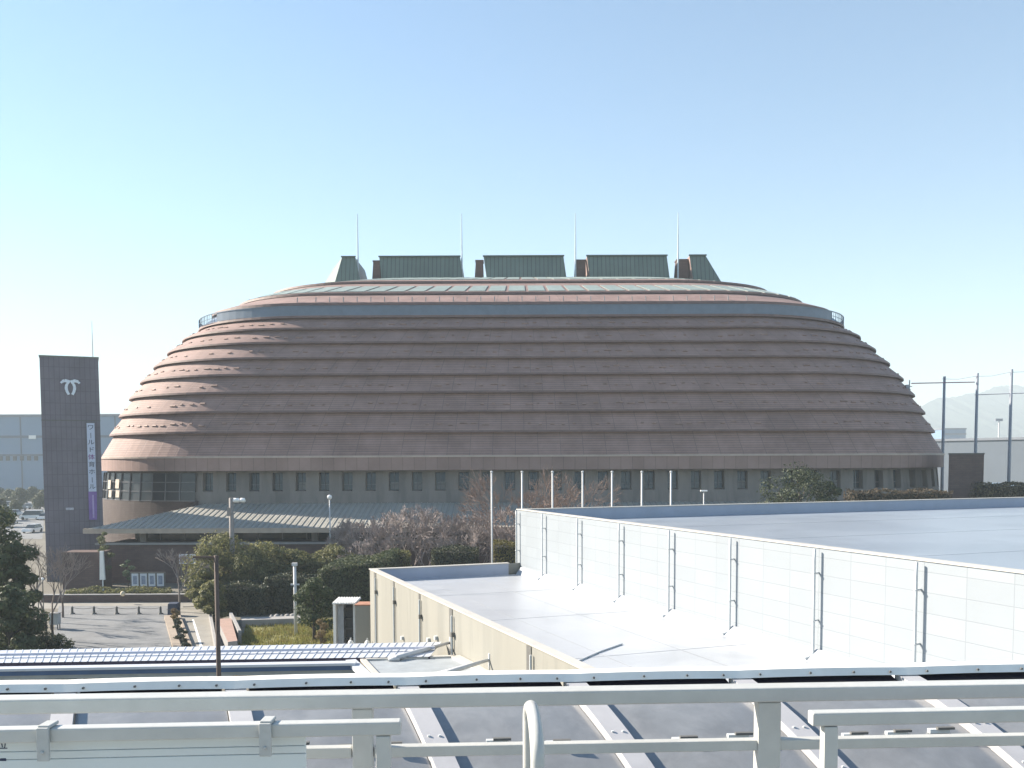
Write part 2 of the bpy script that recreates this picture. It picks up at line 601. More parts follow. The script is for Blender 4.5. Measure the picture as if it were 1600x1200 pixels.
for i in range(mesh_faces):                 # vertical bars and rails, with solid infill on the long front
    j = (i + 1) % mesh_faces
    front = NC - 12 < i < NC + NF + 12
    if front:
        mb.face([b0[i], b0[j], b1[j], b1[i]])
        mb.face([b3[j], b3[i], b2[i], b2[j]])
    else:
        mb.bar(b0[i], b1[i], 0.06, 0.06, up=(1, 0, 0))
        mid = b0[i].lerp(b0[j], 0.5)
        mb.bar(mid, mid + Vector((0, 0, 1)), 0.04, 0.04, up=(1, 0, 0))
        mb.bar(b0[i].lerp(b1[i], .5), b0[j].lerp(b1[j], .5), 0.04, 0.05)
    mb.bar(b1[i], b1[j], 0.09, 0.09)
mb.build('balustrade', BALUS, arena)
mb = MB()
loft(mb, upper[0], inset(upper[1], 0.5, upper[1][0].z), mi=0)
mb.build('upper_wall', [BALUS], arena)

def uptier(r0, r1, name, m, lip=0.3, over=0.3):
    mb = MB()
    z = r0[0].z
    loft(mb, inset(r0, over + 0.3, z + 0.01), r0, mi=1)
    tp = inset(r0, 0.04, z + lip)
    loft(mb, r0, tp, mi=1)
    loft(mb, tp, inset(r1, over, r1[0].z + 0.02), mi=0)
    return mb.build(name, [m, TILE_LIP], arena), tp
_, tpA = uptier(upper[1], upper[2], 'upper_roof_tier', TILE)
_, tpB = uptier(upper[2], upper[3], 'upper_roof_tier', TILE, 0.25)
_, tpC = uptier(upper[3], upper[4], 'upper_roof_tier', TILE, 0.25)
mb = MB()
mb.face(upper[4])
mb.face(inset(upper[4], 0.3, upper[4][0].z + 0.01))
mb.build('flat_roof', COPPER, arena)
# pale skylight sheets laid on the two upper tiers, each its own part
def skylights(r0, r1, f0, f1, nseg, gap, lift=0.07):
    n = len(r0)
    L = [0.0]
    for i in range(n):
        L.append(L[-1] + (r0[(i + 1) % n] - r0[i]).length)
    def pt(s, f):
        for i in range(n):
            if L[i] <= s <= L[i + 1] + 1e-6:
                k = (s - L[i]) / max(1e-6, L[i + 1] - L[i])
                a = r0[i].lerp(r0[(i + 1) % n], k)
                b = r1[i].lerp(r1[(i + 1) % n], k)
                return a.lerp(b, f)
    tot = L[n // 2]
    st = tot / nseg
    for k in range(nseg):
        s0, s1 = k * st + gap / 2, (k + 1) * st - gap / 2
        mb = MB()
        q = [pt(s0, f0), pt(s1, f0), pt(s1, f1), pt(s0, f1)]
        nn = (q[1] - q[0]).cross(q[3] - q[0]).normalized()
        mb.hexa([p + nn * 0.01 for p in q] + [p + nn * lift for p in q])
        mb.build('skylight', SKYL, arena)
skylights(tpB, inset(upper[3], 0.3, upper[3][0].z + 0.02), 0.05, 0.62, 46, 0.42)
skylights(tpC, inset(upper[4], 0.3, upper[4][0].z + 0.02), 0.30, 0.90, 42, 0.34)
# small white uprights along the ledge under the skylights
for i in range(NC - 2, NC + NF + 3, 2):
    p = upper[1][i]
    mb = MB()
    mb.bar(p + Vector((0, 0.25, 0.30)), p + Vector((0, 0.45, 0.95)), 0.09, 0.09, up=(1, 0, 0))
    mb.build('ledge_stanchion', CONC, arena)
# roof monitors along the top, brick stacks and lightning rods
zt = upper[4][0].z
def monitor(px0t, px1t, px0b, px1b, yt=401, yfr=129.0, hip=None):
    zb_ = zt - 0.2
    ztop = at(813, yt, Y=yfr + 1.2).z
    x = lambda px, Y: (px - 800) / FPX * Y
    mb = MB()
    p = [(x(px0b, yfr), yfr, zb_), (x(px1b, yfr), yfr, zb_), (x(px1b, yfr) , yfr + 11, zb_), (x(px0b, yfr), yfr + 11, zb_),
         (x(px0t, yfr + 1.2), yfr + 1.2, ztop), (x(px1t, yfr + 1.2), yfr + 1.2, ztop), (x(px1t, yfr + 1.2), yfr + 9.8, ztop), (x(px0t, yfr + 1.2), yfr + 9.8, ztop)]
    if hip:
        p[3], p[7] = (x(hip[0], yfr + 9), yfr + 9, zb_), (x(hip[1], yfr + 8), yfr + 8, ztop)
    for k, f in enumerate(((3, 2, 1, 0), (4, 5, 6, 7), (0, 1, 5, 4), (1, 2, 6, 5), (2, 3, 7, 6), (3, 0, 4, 7))):
        mb.m = 1 if f == (3, 0, 4, 7) and not hip else 0
        mb.face([p[q] for q in f])
    mb.m = 0
    o = mb.build('roof_monitor', [GREENM, FASCIA], arena, autouv=True)
    e = MB()
    e.bar(Vector(p[4]) + Vector((-0.1, -0.08, 0.08)), Vector(p[5]) + Vector((0.1, -0.08, 0.08)), 0.3, 0.16)
    e.build('eave_trim', mat('dark_green_trim', (0.07, 0.10, 0.09), 0.5), o)
monitor(540, 560, 527, 569, hip=(499, 527))
for q in ((597.5, 721.5, 601, 727), (758, 881, 764, 887), (917, 1040, 923, 1046), (1075, 1100, 1082, 1126)):
    monitor(*q)
for (x0, x1) in ((588, 598), (746, 757), (900, 915), (1056, 1073)):
    Y = 131.0
    mb = MB()
    X0_, X1_ = (x0 - 800) / FPX * Y, (x1 - 800) / FPX * Y
    zt2 = at(813, 408, Y=Y).z
    mb.hexa([(X0_ - .25, Y, zt - .1), (X1_ + .1, Y, zt - .1), (X1_ + .1, Y + 1.6, zt - .1), (X0_ - .25, Y + 1.6, zt - .1), (X0_, Y, zt2), (X1_, Y, zt2), (X1_, Y + 1.6, zt2), (X0_, Y + 1.6, zt2)])
    mb.box((X0_ - .08, Y - .08, zt2 + .002), (X1_ + .08, Y + 1.68, zt2 + .18))
    mb.build('roof_stack', BRICKD, arena, autouv=True)
for x in (564.5, 724.5, 899.5, 1057.5):
    Y = 130.5
    mb = MB()
    X = (x - 800) / FPX * Y
    mb.tube([(X, Y, zt - .1), (X, Y, at(813, 385, Y=Y).z), (X, Y, at(813, 333, Y=Y).z)], [0.13, 0.09, 0.05], 6)
    mb.build('lightning_rod', mat('pale_rod', (0.45, 0.55, 0.62), 0.5), arena)
# small equipment on the right shoulder of the dome
q = at(1421, 606, Y=112)
mb = MB()
mb.tube([(q.x, q.y, q.z - .6), (q.x, q.y, q.z + .9)], 0.07, 6)
mb.box((q.x - .45, q.y - .2, q.z - .1), (q.x - .1, q.y + .2, q.z + .35))
mb.bar((q.x - .5, q.y, q.z + .15), (q.x + .3, q.y, q.z + .15), .08, .08)
mb.build('roof_mast', POLES, arena)

# base wall with deep set windows
zs, zh = zfront(766, 104.2), zfront(737, 104.2)
zbase = zfront(784, 104.2)
aw = solve_a(648, 104.2)
wall_out = ring(aw, 104.2, 0, 17, 16)
def wall_pt(i, k, z, off):
    """battered wall: spreads outward towards the ground"""
    n = len(wall_out)
    p = wall_out[i].lerp(wall_out[(i + 1) % n], k)
    t = wall_out[(i + 1) % n] - wall_out[i]
    nn = Vector((t.y, -t.x, 0)).normalized()
    q = p + nn * (off + (zh - z) * 0.10)
    return Vector((q.x, q.y, z))
Lw = [0.0]
nw = len(wall_out)
for i in range(nw):
    Lw.append(Lw[-1] + (wall_out[(i + 1) % nw] - wall_out[i]).length)
def wpt(s, z, off):
    s = max(0.0, min(s, Lw[-1] - 1e-4))
    for i in range(nw):
        if Lw[i] <= s <= Lw[i + 1]:
            return wall_pt(i, (s - Lw[i]) / max(1e-6, Lw[i + 1] - Lw[i]), z, off)
half = Lw[nw // 2]
mb = MB()
def strip(s0, s1, z0, z1, off0, off1, n=1):
    for k in range(n):
        a, b = s0 + (s1 - s0) * k / n, s0 + (s1 - s0) * (k + 1) / n
        mb.face([wpt(a, z0, off0), wpt(b, z0, off0), wpt(b, z1, off1), wpt(a, z1, off1)])
strip(0, half, 0.0, zs, 0, 0, 120)                       # plinth below the sills
strip(half, Lw[-1], 0.0, zh + 1.2, 0, 0, 60)             # back
strip(0, half, zh, zh + 1.2, 0, 0, 120)                  # lintel band
# first bay edge: where the glazed lobby ends, about x = 305 px
bays = []
pitch = 2.52
s_l = 0
for k in range(2000):
    s = half * k / 2000
    if proj(wpt(s, zs, 0))[0] > 306 and proj(wpt(s, zs, 0))[1] < 900:
        s_l = s
        break
nb = int((half - 0.5 - s_l) / pitch)
strip(0, s_l, zs, zh, -0.9, -0.9, 20)
REC = 0.75
bounds = [s_l + k * pitch for k in range(nb + 1)]
ww = 1.12
wins = []
for k in range(nb):
    c = bounds[k] + pitch / 2
    a, b = c - ww / 2, c + ww / 2
    strip(bounds[k], a, zs, zh, 0, 0)
    strip(b, bounds[k + 1], zs, zh, 0, 0)
    for s, sg in ((a, 1), (b, -1)):                      # splayed reveals
        s2 = s + sg * 0.06
        q = [wpt(s, zs, 0), wpt(s2, zs, -REC), wpt(s2, zh, -REC), wpt(s, zh, 0)]
        mb.face(q if sg > 0 else q[::-1])
    mb.face([wpt(a, zs, 0), wpt(b, zs, 0), wpt(b, zs + .12, -REC), wpt(a, zs + .12, -REC)])
    mb.face([wpt(a, zh, 0), wpt(a, zh, -REC), wpt(b, zh, -REC), wpt(b, zh, 0)])
    wins.append((a, b))
strip(bounds[-1], half, zs, zh, 0, 0, 2)
mb.build('base_wall', STONE, arena)
GLASSB = mat('window_blind_pale', (0.20, 0.21, 0.21), 0.5, 0.2, 4)
for k, (a, b) in enumerate(wins):
    mb = MB()
    mb.face([wpt(a - .02, zs, -REC + .03), wpt(b + .02, zs, -REC + .03), wpt(b + .02, zh, -REC + .03), wpt(a - .02, zh, -REC + .03)])
    mb.m = 1
    p, q = wpt((a + b) / 2, zs, -REC + .08), wpt((a + b) / 2, zh, -REC + .08)
    mb.bar(p, q, .06, .06, up=(1, 0, 0))
    p, q = wpt(a, zs + .7, -REC + .08), wpt(b, zs + .7, -REC + .08)
    mb.bar(p, q, .05, .06)
    if k in (8, 9, 10, 12, 4, 17, 23, 27):
        mb.m = 2
        rb = random.uniform(.0, .35)
        mb.face([wpt(a + .2 - rb * .4, zs + .1, -REC + .05), wpt(b - .12, zs + .1, -REC + .05), wpt(b - .12, zs + .95, -REC + .05), wpt(a + .2, zs + .95, -REC + .05)])
    mb.build('window', [WINGL if k % 3 else WINGL3, MULL, GLASSB], arena)
# glazed lobby corner at the left
lob = MB()
for k in range(14):
    a, b = s_l * k / 14, s_l * (k + 1) / 14
    for j in range(3):
        z0, z1 = zs - 1.0 + j * (zh - zs + 1.0) / 3, zs - 1.0 + (j + 1) * (zh - zs + 1.0) / 3
        lob.m = 0
        lob.face([wpt(a, z0, 0.25), wpt(b, z0, 0.25), wpt(b, z1, 0.25), wpt(a, z1, 0.25)])
        lob.m = 1
        lob.bar(wpt(a, z0, 0.3), wpt(b, z0, 0.3), .08, .10)
    lob.bar(wpt(a, zs - 1.0, 0.32), wpt(a, zh, 0.32), .10, .10, up=(1, 0, 0))
lob.m = 1
LOB = lob.build('lobby_glazing', [WINGL2, MULL], arena)

for (x, y0, y1) in ((170, 750, 764), (182, 749, 763), (172, 766, 777), (184, 766, 777)):
    best = min((abs(proj(wpt(half * k / 1500, zs, .42))[0] - x), half * k / 1500) for k in range(200))
    sN = best[1]
    pc_ = wpt(sN, zs, .42)
    za, zb2_ = at(x, y1, Y=pc_.y).z, at(x, y0, Y=pc_.y).z
    mb = MB()
    mb.face([wpt(sN - .42, za, .42), wpt(sN + .42, za, .42), wpt(sN + .42, zb2_, .42), wpt(sN - .42, zb2_, .42)])
    mb.build('pane', mat('sunlit_cream_pane', (0.50, 0.44, 0.37), .6, .25, 3), LOB)  # pale colour stands in for sunlight coming through these panes
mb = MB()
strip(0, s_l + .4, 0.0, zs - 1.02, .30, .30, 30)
mb.build('brick_base', brickmat('shaded_brown_brick', (0.085, 0.062, 0.056), (0.07, 0.05, 0.046), (0.055, 0.045, 0.043), 0.6, 0.2, 0.02, var=0.3, nscale=0.5), arena, autouv=True)  # brick darkened to put the tower's shade into its colour
# podium, entrance glazing and its low copper roof
PY = 95.0
mb = MB()
mb.box((-41.0, PY, 0), (50, 112, 3.85))
mb.build('podium', BRICKD, arena, autouv=True)
mb = MB()
mb.box((-41.3, PY - .3, 3.852), (50.3, PY + .9, 4.05))
mb.build('podium_coping', CONC, arena)
mb = MB()
mb.box((-38.5, PY + 3.0, 4.06), (49, PY + 3.2, 5.55))
mb.m = 1
for k in range(36):
    x = -38.5 + k * 2.5
    mb.box((x - .06, PY + 2.93, 4.06), (x + .06, PY + 2.995, 5.5))
mb.build('entrance_glazing', [WINGL, MULL], arena)
for k in range(10):
    x = -37.0 + k * 8.6
    mb = MB()
    mb.box((x - .3, PY + .9, 4.06), (x + .3, PY + 1.5, 5.3))
    mb.build('canopy_column', STONE, arena)
ze, zr = 5.45, zbase
EL_, ER_ = -42.0, 50
yE, yR = 96.4 - 2.2, 104.2
hipx = at(327, 787, Y=yR).x
mb = MB()
def rf(p0, p1, p2, p3):
    u = (Vector(p1) - Vector(p0)).length
    h = (Vector(p3) - Vector(p0)).length
    mb.face([p0, p1, p2, p3], [(0, 0), (u, 0), (u - 1, h), (1, h)])
# front slope
A_, B_, C_, D_ = (EL_, yE, ze), (ER_, yE, ze), (ER_, yR, zr), (hipx, yR, zr)
mb.face([A_, B_, C_, D_], [(A_[0], 0), (B_[0], 0), (C_[0], 9), (D_[0], 9)])
E_, F_ = (EL_, 118, ze), (hipx, 118, zr)
mb.face([E_, A_, D_, F_], [(118, 0), (yE, 0), (yR, 9), (118, 9)])
seam = len(mb.f)
for k in range(150):                                   # standing seams
    x = EL_ + 0.62 * k
    if x > ER_:
        break
    t0 = Vector((x, yE, ze + .03))
    f = 1.0 if x >= hipx else (x - EL_) / (hipx - EL_)
    t1 = Vector((x, yE + (yR - yE) * f, ze + (zr - ze) * f + .03))
    if f > 0.03:
        mb.bar(t0, t1, .05, .07)
mb.build('canopy_roof', COPPER, arena)
mb = MB()
mb.box((EL_ - .05, yE - .12, ze - .42), (ER_, yE - .005, ze + .06))
mb.box((EL_ - .17, yE - .12, ze - .42), (EL_ - .055, 118, ze + .06))
mb.build('canopy_fascia', mat('fascia_copper', (0.40, 0.33, 0.27), 0.6, 0.15, 1), arena)
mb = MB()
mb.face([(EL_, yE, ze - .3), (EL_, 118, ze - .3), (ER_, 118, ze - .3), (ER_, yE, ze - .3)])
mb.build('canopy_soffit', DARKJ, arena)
# lit planters wall on the left terrace
# ------------------------------------------------------------------ tower
TY = 97.5
tp = at(62, 559, Y=TY)
tq = at(154, 559, Y=TY)
tw = tq.x - tp.x
TROT = radians(24)
tower = thing('monument_tower', 'tall dark square tower bearing a pale emblem, beside the arena', 'tower', ((tp.x + tq.x) / 2, TY, 0), TROT)
tw /= 1.10
ht = tp.z
mb = MB()
e = 0.0
mb.hexa([(-tw / 2 - e, -e, 0), (tw / 2 + e, -e, 0), (tw / 2 + e, 5.6, 0), (-tw / 2 - e, 5.6, 0), (-tw / 2, 0, ht), (tw / 2, 0, ht), (tw / 2, 5.6, ht), (-tw / 2, 5.6, ht)])
mb.build('shaft', TOWERM, tower, autouv=True)
mb = MB()
mb.box((-tw / 2 - .06, -.06, ht + .002), (tw / 2 + .06, 5.66, ht + .16))
mb.build('coping', mat('tower_coping', (0.16, 0.17, 0.15), 0.6), tower)
zj = at(110, 657, Y=TY).z
mb = MB()
mb.box((-tw / 2 - .03, -.03, zj - .05), (tw / 2 + .03, -.002, zj + .05))
mb.build('string_course', DARKJ, tower)
mb = MB()
X = tw * .41
mb.tube([(X, 2, ht), (X, 2, ht + 1.5), (X, 2, at(147, 500, Y=TY + 2).z)], [.06, .05, .025], 6)
mb.build('lightning_rod', POLEW, tower)
# emblem: two drooping arms over a parted ring
ec = at(109.5, 605, Y=TY)
ex, ez = 0.03, ec.z
k_ = TY / 1500.0
emb = MB()
def stroke(pts, w):
    for i in range(len(pts) - 1):
        emb.bar((pts[i][0], -.06, pts[i][1]), (pts[i + 1][0], -.06, pts[i + 1][1]), .1, w, up=(0, 0, 1)) if abs(pts[i + 1][0] - pts[i][0]) > abs(pts[i + 1][1] - pts[i][1]) else emb.bar((pts[i][0], -.06, pts[i][1]), (pts[i + 1][0], -.06, pts[i + 1][1]), w, .1, up=(0, 1, 0))
for sg in (-1, 1):
    px = [(0.3, 8.2), (4, 9.4), (8, 9.9), (11, 8.6), (13.2, 6.0)]
    pts = [(ex + sg * a * k_, ez + b * k_) for a, b in px]
    for i in range(len(pts) - 1):
        w_ = (.13, .15, .14, .10)[i]
        p, q = pts[i], pts[i + 1]
        d = Vector((q[0] - p[0], 0, q[1] - p[1]))
        nrm = Vector((-d.z, 0, d.x)).normalized() * w_
        emb.hexa([(p[0] - nrm.x, -.12, p[1] - nrm.z), (q[0] - nrm.x, -.12, q[1] - nrm.z), (q[0] - nrm.x, -.004, q[1] - nrm.z), (p[0] - nrm.x, -.004, p[1] - nrm.z),
                  (p[0] + nrm.x, -.12, p[1] + nrm.z), (q[0] + nrm.x, -.12, q[1] + nrm.z), (q[0] + nrm.x, -.004, q[1] + nrm.z), (p[0] + nrm.x, -.004, p[1] + nrm.z)])
    px = [(2.2, 7.6), (4.8, 4.5), (6.0, 0), (5.6, -4.5), (4.2, -8.2), (2.4, -11.5)]
    pts = [(ex + sg * a * k_, ez + b * k_) for a, b in px]
    for i in range(len(pts) - 1):
        w_ = (.11, .13, .14, .13, .12)[i]
        p, q = pts[i], pts[i + 1]
        d = Vector((q[0] - p[0], 0, q[1] - p[1]))
        nrm = Vector((-d.z, 0, d.x)).normalized() * w_
        emb.hexa([(p[0] - nrm.x, -.14, p[1] - nrm.z), (q[0] - nrm.x, -.14, q[1] - nrm.z), (q[0] - nrm.x, -.004, q[1] - nrm.z), (p[0] - nrm.x, -.004, p[1] - nrm.z),
                  (p[0] + nrm.x, -.14, p[1] + nrm.z), (q[0] + nrm.x, -.14, q[1] + nrm.z), (q[0] + nrm.x, -.004, q[1] + nrm.z), (p[0] + nrm.x, -.004, p[1] + nrm.z)])
emb.build('emblem', EMB, tower)
q = at(102, 795, Y=TY)
mb = MB()
mb.box((-.75, -.05, q.z - .12), (-.03, -.004, q.z + .12))
mb.build('name_plate', mat('plate_metal', (0.40, 0.41, 0.46), 0.5, 0.3, 6), tower)
# hanging banner
b0_, b1_ = at(136, 661, Y=TY + .5), at(140, 768, Y=TY + .5)
ban = thing('hanging_banner', 'long narrow white banner with dark lettering hung down the tower', 'banner', (tower.location.x + 1.78 * cos(TROT) + .2 * sin(TROT), TY + 1.78 * sin(TROT) - .2 * cos(TROT), b0_.z), TROT)
bh = b0_.z - b1_.z
mb = MB()
mb.box((-.37, -.03, -bh), (.37, 0, 0))
mb.build('cloth', BANW, ban)
zt_ = at(140, 812, Y=TY + .5).z
mb = MB()
mb.hexa([(-.40, -.03, zt_ - b0_.z), (.34, -.03, zt_ - b0_.z), (.34, 0, zt_ - b0_.z), (-.40, 0, zt_ - b0_.z), (-.40, -.03, -bh - .004), (.40, -.03, -bh - .004), (.40, 0, -bh - .004), (-.40, 0, -bh - .004)])
mb.build('purple_tail', BANP, ban)
mb = MB()
mb.box((-.06, -.05, zt_ - b0_.z + .2), (.10, -.033, -bh - .35))
mb.build('tail_stripe', mat('lilac_print', (0.38, 0.30, 0.52), 0.8), ban)
mb = MB()
mb.tube([(-.5, .04, .03), (.5, .04, .03)], .035, 6)
mb.build('rod', DARKJ, ban)
chars = 'ワールド体育ホール'
for k, ch in enumerate(chars):
    zc = -bh * (k + 0.62) / 9.25
    r = (pi / 2, 0, 0)
    o = text('|' if ch == 'ー' else ch, 0.60, INKP if k == 4 else INK, ban, (0, -.045, zc), r)
    o.scale = (1.12, 1, 1)
# low brick plinth wall at the tower's foot
mb = MB()
p = at(96, 863, Y=90.5)
q = at(157, 863, Y=90.5)
mb.box((p.x, 90.5, 0), (q.x, 92.95, p.z))
o = mb.build('brick_plinth', BRICKD, autouv=True)
tag(o, 'low dark brick block standing at the foot of the tower', 'plinth')

# ------------------------------------------------------------------ white building on the right
BO = Vector((0.32, 60.0, 0))
BR = radians(21)
bld = thing('white_hall', 'low white building with flat roofs on two levels and grey downpipes', 'building', BO, BR)
def loc2w(x, y, z):
    return Vector((BO.x + x * cos(BR) - y * sin(BR), BO.y + x * sin(BR) + y * cos(BR), z))
def w2l(p):
    d = Vector(p) - BO
    return (d.x * cos(BR) + d.y * sin(BR), -d.x * sin(BR) + d.y * cos(BR), p[2])
ZU, ZF, ZL, ZFL = 9.0, 8.25, 5.72, 5.0
XR, YN = 46.0, -62.0
TH = 0.32
mb = MB()                                             # upper block: walls
mb.face([(0, 0, 0), (0, YN, 0), (0, YN, ZU - .06), (0, 0, ZU - .06)], [(0, 0), (-YN, 0), (-YN, ZU), (0, ZU)])
mb.face([(0, YN, 0), (XR, YN, 0), (XR, YN, ZU - .06), (0, YN, ZU - .06)])
mb.face([(XR, YN, 0), (XR, 0, 0), (XR, 0, ZU - .06), (XR, YN, ZU - .06)])
mb.face([(XR, 0, 0), (0, 0, 0), (0, 0, ZU - .06), (XR, 0, ZU - .06)])
mb.build('upper_wall', PANELW, bld, autouv=True)
mb = MB()
mb.face([(TH, YN + TH, ZF), (XR - TH, YN + TH, ZF), (XR - TH, -TH, ZF), (TH, -TH, ZF)])
mb.build('upper_roof', ROOFW2, bld)
mb = MB()                                             # inner faces of the parapet
a, b, c, d = (TH, YN + TH), (XR - TH, YN + TH), (XR - TH, -TH), (TH, -TH)
for p, q in ((a, b), (b, c), (c, d), (d, a)):
    mb.face([(p[0], p[1], ZF - .01), (p[0], p[1], ZU - .06), (q[0], q[1], ZU - .06), (q[0], q[1], ZF - .01)])
mb.build('upper_parapet', PARIN, bld)
mb = MB()
def cap(x0, y0, x1, y1, z, t):
    mb.box((x0 - .05, y0 - .05, z - .06 + .002), (x1 + .05, y0 + t + .05, z))
    mb.box((x0 - .05, y1 - t - .05, z - .06 + .002), (x1 + .05, y1 + .05, z))
    mb.box((x0 - .05, y0 + t + .05, z - .06 + .002), (x0 + t + .05, y1 - t - .05, z))
    mb.box((x1 - t - .05, y0 + t + .05, z - .06 + .002), (x1 + .05, y1 - t - .05, z))
cap(0, YN, XR, 0, ZU, TH)
mb.build('upper_coping', CAPM, bld, bevel=0.012)
# lower block
XL = -9.5
YL = -0.5
mb = MB()
mb.face([(XL, YL, 0), (XL, -40, 0), (XL, -40, ZL - .06), (XL, YL, ZL - .06)])
mb.face([(-.002, YL, 0), (XL, YL, 0), (XL, YL, ZL - .06), (-.002, YL, ZL - .06)])
mb.build('lower_wall', CREAMW, bld)
mb = MB()
mb.face([(XL + TH, -40, ZFL), (-.003, -40, ZFL), (-.003, YL - TH, ZFL), (XL + TH, YL - TH, ZFL)])
mb.build('lower_roof', ROOFW, bld)
mb = MB()
mb.face([(XL + TH, YL - TH, ZFL - .01), (XL + TH, -40, ZFL - .01), (XL + TH, -40, ZL - .06), (XL + TH, YL - TH, ZL - .06)][::-1])
mb.face([(-.9, YL - TH, ZFL - .01), (XL + TH, YL - TH, ZFL - .01), (XL + TH, YL - TH, ZL - .06), (-.9, YL - TH, ZL - .06)][::-1])
mb.face([(-.9, YL - TH, ZFL - .01), (-.9, YL - TH, ZL - .06), (-.9, YL, ZL - .06), (-.9, YL, ZFL - .01)])
mb.build('lower_parapet', PARIN, bld)
mb = MB()
mb.box((XL - .05, YL - TH - .05, ZL - .058), (-.85, YL + .05, ZL))
mb.box((XL - .05, -40, ZL - .058), (XL + TH + .05, YL - TH - .052, ZL))
mb.build('lower_coping', CAPM, bld, bevel=0.012)
mb = MB()                                             # upstand along the foot of the upper wall
mb.hexa([(-.42, -40, ZFL + .004), (-.004, -40, ZFL + .004), (-.004, YL - TH, ZFL + .004), (-.42, YL - TH, ZFL + .004), (-.10, -40, ZFL + .42), (-.004, -40, ZFL + .42), (-.004, YL - TH, ZFL + .42), (-.10, YL - TH, ZFL + .42)])
mb.build('upstand', ROOFW, bld)
# seams lapped across the membrane
mb = MB()
for y in (-8.2, -16.5, -25.3, -33.8):
    mb.box((XL + TH + .3, y - .04, ZFL + .003), (-.5, y + .04, ZFL + .007))
for x in (-3.4, -6.5):
    mb.box((x - .03, -39, ZFL + .008), (x + .03, YL - TH - .3, ZFL + .012))
mb.build('membrane_seams', ROOFW, bld)
mb = MB()
for y in (-9, -18, -27, -36, -45, -54):
    mb.box((TH + .3, y - .05, ZF + .003), (XR - TH - .3, y + .05, ZF + .006))
mb.build('membrane_seams', ROOFW2, bld)
# a loose cable lying on the lower roof
p, q = w2l(at(903, 1033, z=ZFL + .03)), w2l(at(972, 1006, z=ZFL + .03))
mb = MB()
mb.tube([p, ((p[0] + q[0]) / 2, (p[1] + q[1]) / 2 + .1, p[2]), q], .03, 5)
o = mb.build('roof_cable', PIPEG)
o.location = BO
o.rotation_euler = (0, 0, BR)
tag(o, 'thin grey cable lying across the lower white flat roof', 'cable')
# downpipes in pairs down the upper wall
for px in (806.5, 852, 907.5, 973, 1052, 1149, 1282, 1443):
    Y = (.32 + .3839 * 60) / ((px - 800) / 1500 + .3839)
    yl = w2l((.32 + .3839 * (60 - Y), Y, 0))[1]
    yl = min(yl, -.35)
    mb = MB()
    mb.smooth = True
    mb.tube([(-.20, yl, ZU - .09), (-.20, yl, ZU - .5), (-.20, yl, ZFL + .30), (-.24, yl + .03, ZFL + .18), (-.38, yl + .12, ZFL + .11), (-.46, yl + .17, ZFL + .11)], .048, 8)
    for z in (ZU - .95, ZU - 2.6):
        mb.box((-.16, yl - .03, z), (-.005, yl + .03, z + .05))
        mb.box((-.255, yl - .055, z), (-.145, yl + .055, z + .05))
    mb.build('downpipe', PIPEG, bld)
# joints with pipes down the cream wall
def wall_y(px):
    # where the ray meets the cream wall x = XL
    d = ray(px, 950)
    e_ = w2l(EYE)
    dl = (d.x * cos(BR) + d.y * sin(BR), -d.x * sin(BR) + d.y * cos(BR))
    t = (XL - e_[0]) / dl[0]
    return e_[1] + dl[1] * t
for px, wd in ((587, .5), (616, .24), (656, .24), (705, .42), (827, .42)):
    y = wall_y(px)
    mb = MB()
    mb.box((XL - .03, y - wd / 2, 0.02), (XL - .003, y + wd / 2, ZL - .10))
    mb.m = 1
    mb.tube([(XL - .09, y - wd / 2 - .12, 0.02), (XL - .09, y - wd / 2 - .12, ZL - .35)], .045, 7)
    mb.m = 0
    mb.box((XL - .16, y - wd / 2 - .3, ZL - 1.25), (XL - .004, y - wd / 2 - .18, ZL - 1.05))
    mb.build('wall_joint', [DARKJ, PIPEG], bld)
for px, py in ((630, 997), (671, 1000), (683, 997)):
    y = wall_y(px)
    z = at(px, py, Y=loc2w(XL, y, 0).y).z
    mb = MB()
    mb.box((XL - .14, y - .1, z - .08), (XL - .004, y + .1, z + .1))
    mb.build('vent_cowl', PIPEG, bld)

# ------------------------------------------------------------------ white shed and cabinet by the hall
sh = thing('storage_shed', 'narrow white shed with corrugated roof beside the cream wall', 'shed', at(538, 1000, Y=57.5) * 1.0)
sh.location.z = 0
zt_ = at(538, 944, Y=57.5).z
mb = MB()
mb.box((-.66, 0, 0), (-.5, 1.9, zt_))
mb.box((.5, 0.3, 0), (.62, 1.9, zt_))
mb.box((-.5, 1.78, 0), (.5, 1.9, zt_))
mb.build('wall', WHITE, sh)
mb = MB()
mb.box((-.48, .55, .1), (-.12, .62, zt_ - .15))
mb.build('door', mat('shed_door', (0.38, 0.42, 0.47), 0.5), sh)
mb = MB()
mb.box((-.12, 1.2, 0.0), (.48, 1.25, zt_ - .1))
for k in range(5):
    mb.box((-.11, .8, .5 + k * .62), (.47, 1.19, .55 + k * .62))
mb.build('shelving', DARKJ, sh)
mb = MB()
for k in range(9):
    x = -.70 + k * .16
    mb.hexa([(x, -.12, zt_ + .02), (x + .16, -.12, zt_ + .02), (x + .16, 2, zt_ + .06), (x, 2, zt_ + .06), (x + .04, -.12, zt_ + .12), (x + .12, -.12, zt_ + .12), (x + .12, 2, zt_ + .16), (x + .04, 2, zt_ + .16)])
mb.build('roof', WHITE, sh)
cb = thing('metal_cabinet', 'tall beige cabinet with rusty red top next to the white shed', 'cabinet', (at(571, 1000, Y=57).x, 56.9, 0))
zt2 = at(571, 946, Y=57).z
mb = MB()
mb.box((-.56, 0, .7), (.56, 1.2, zt2))
mb.build('body', CREAMW, cb, bevel=.02)
mb = MB()
mb.box((-.6, -.04, zt2 + .003), (.6, 1.24, zt2 + .07))
mb.build('top', RUST, cb)
mb = MB()
for x in (-.5, .42):
    for y in (.05, 1.07):
        mb.box((x, y, 0), (x + .08, y + .08, .698))
mb.build('leg_frame', DARKJ, cb)
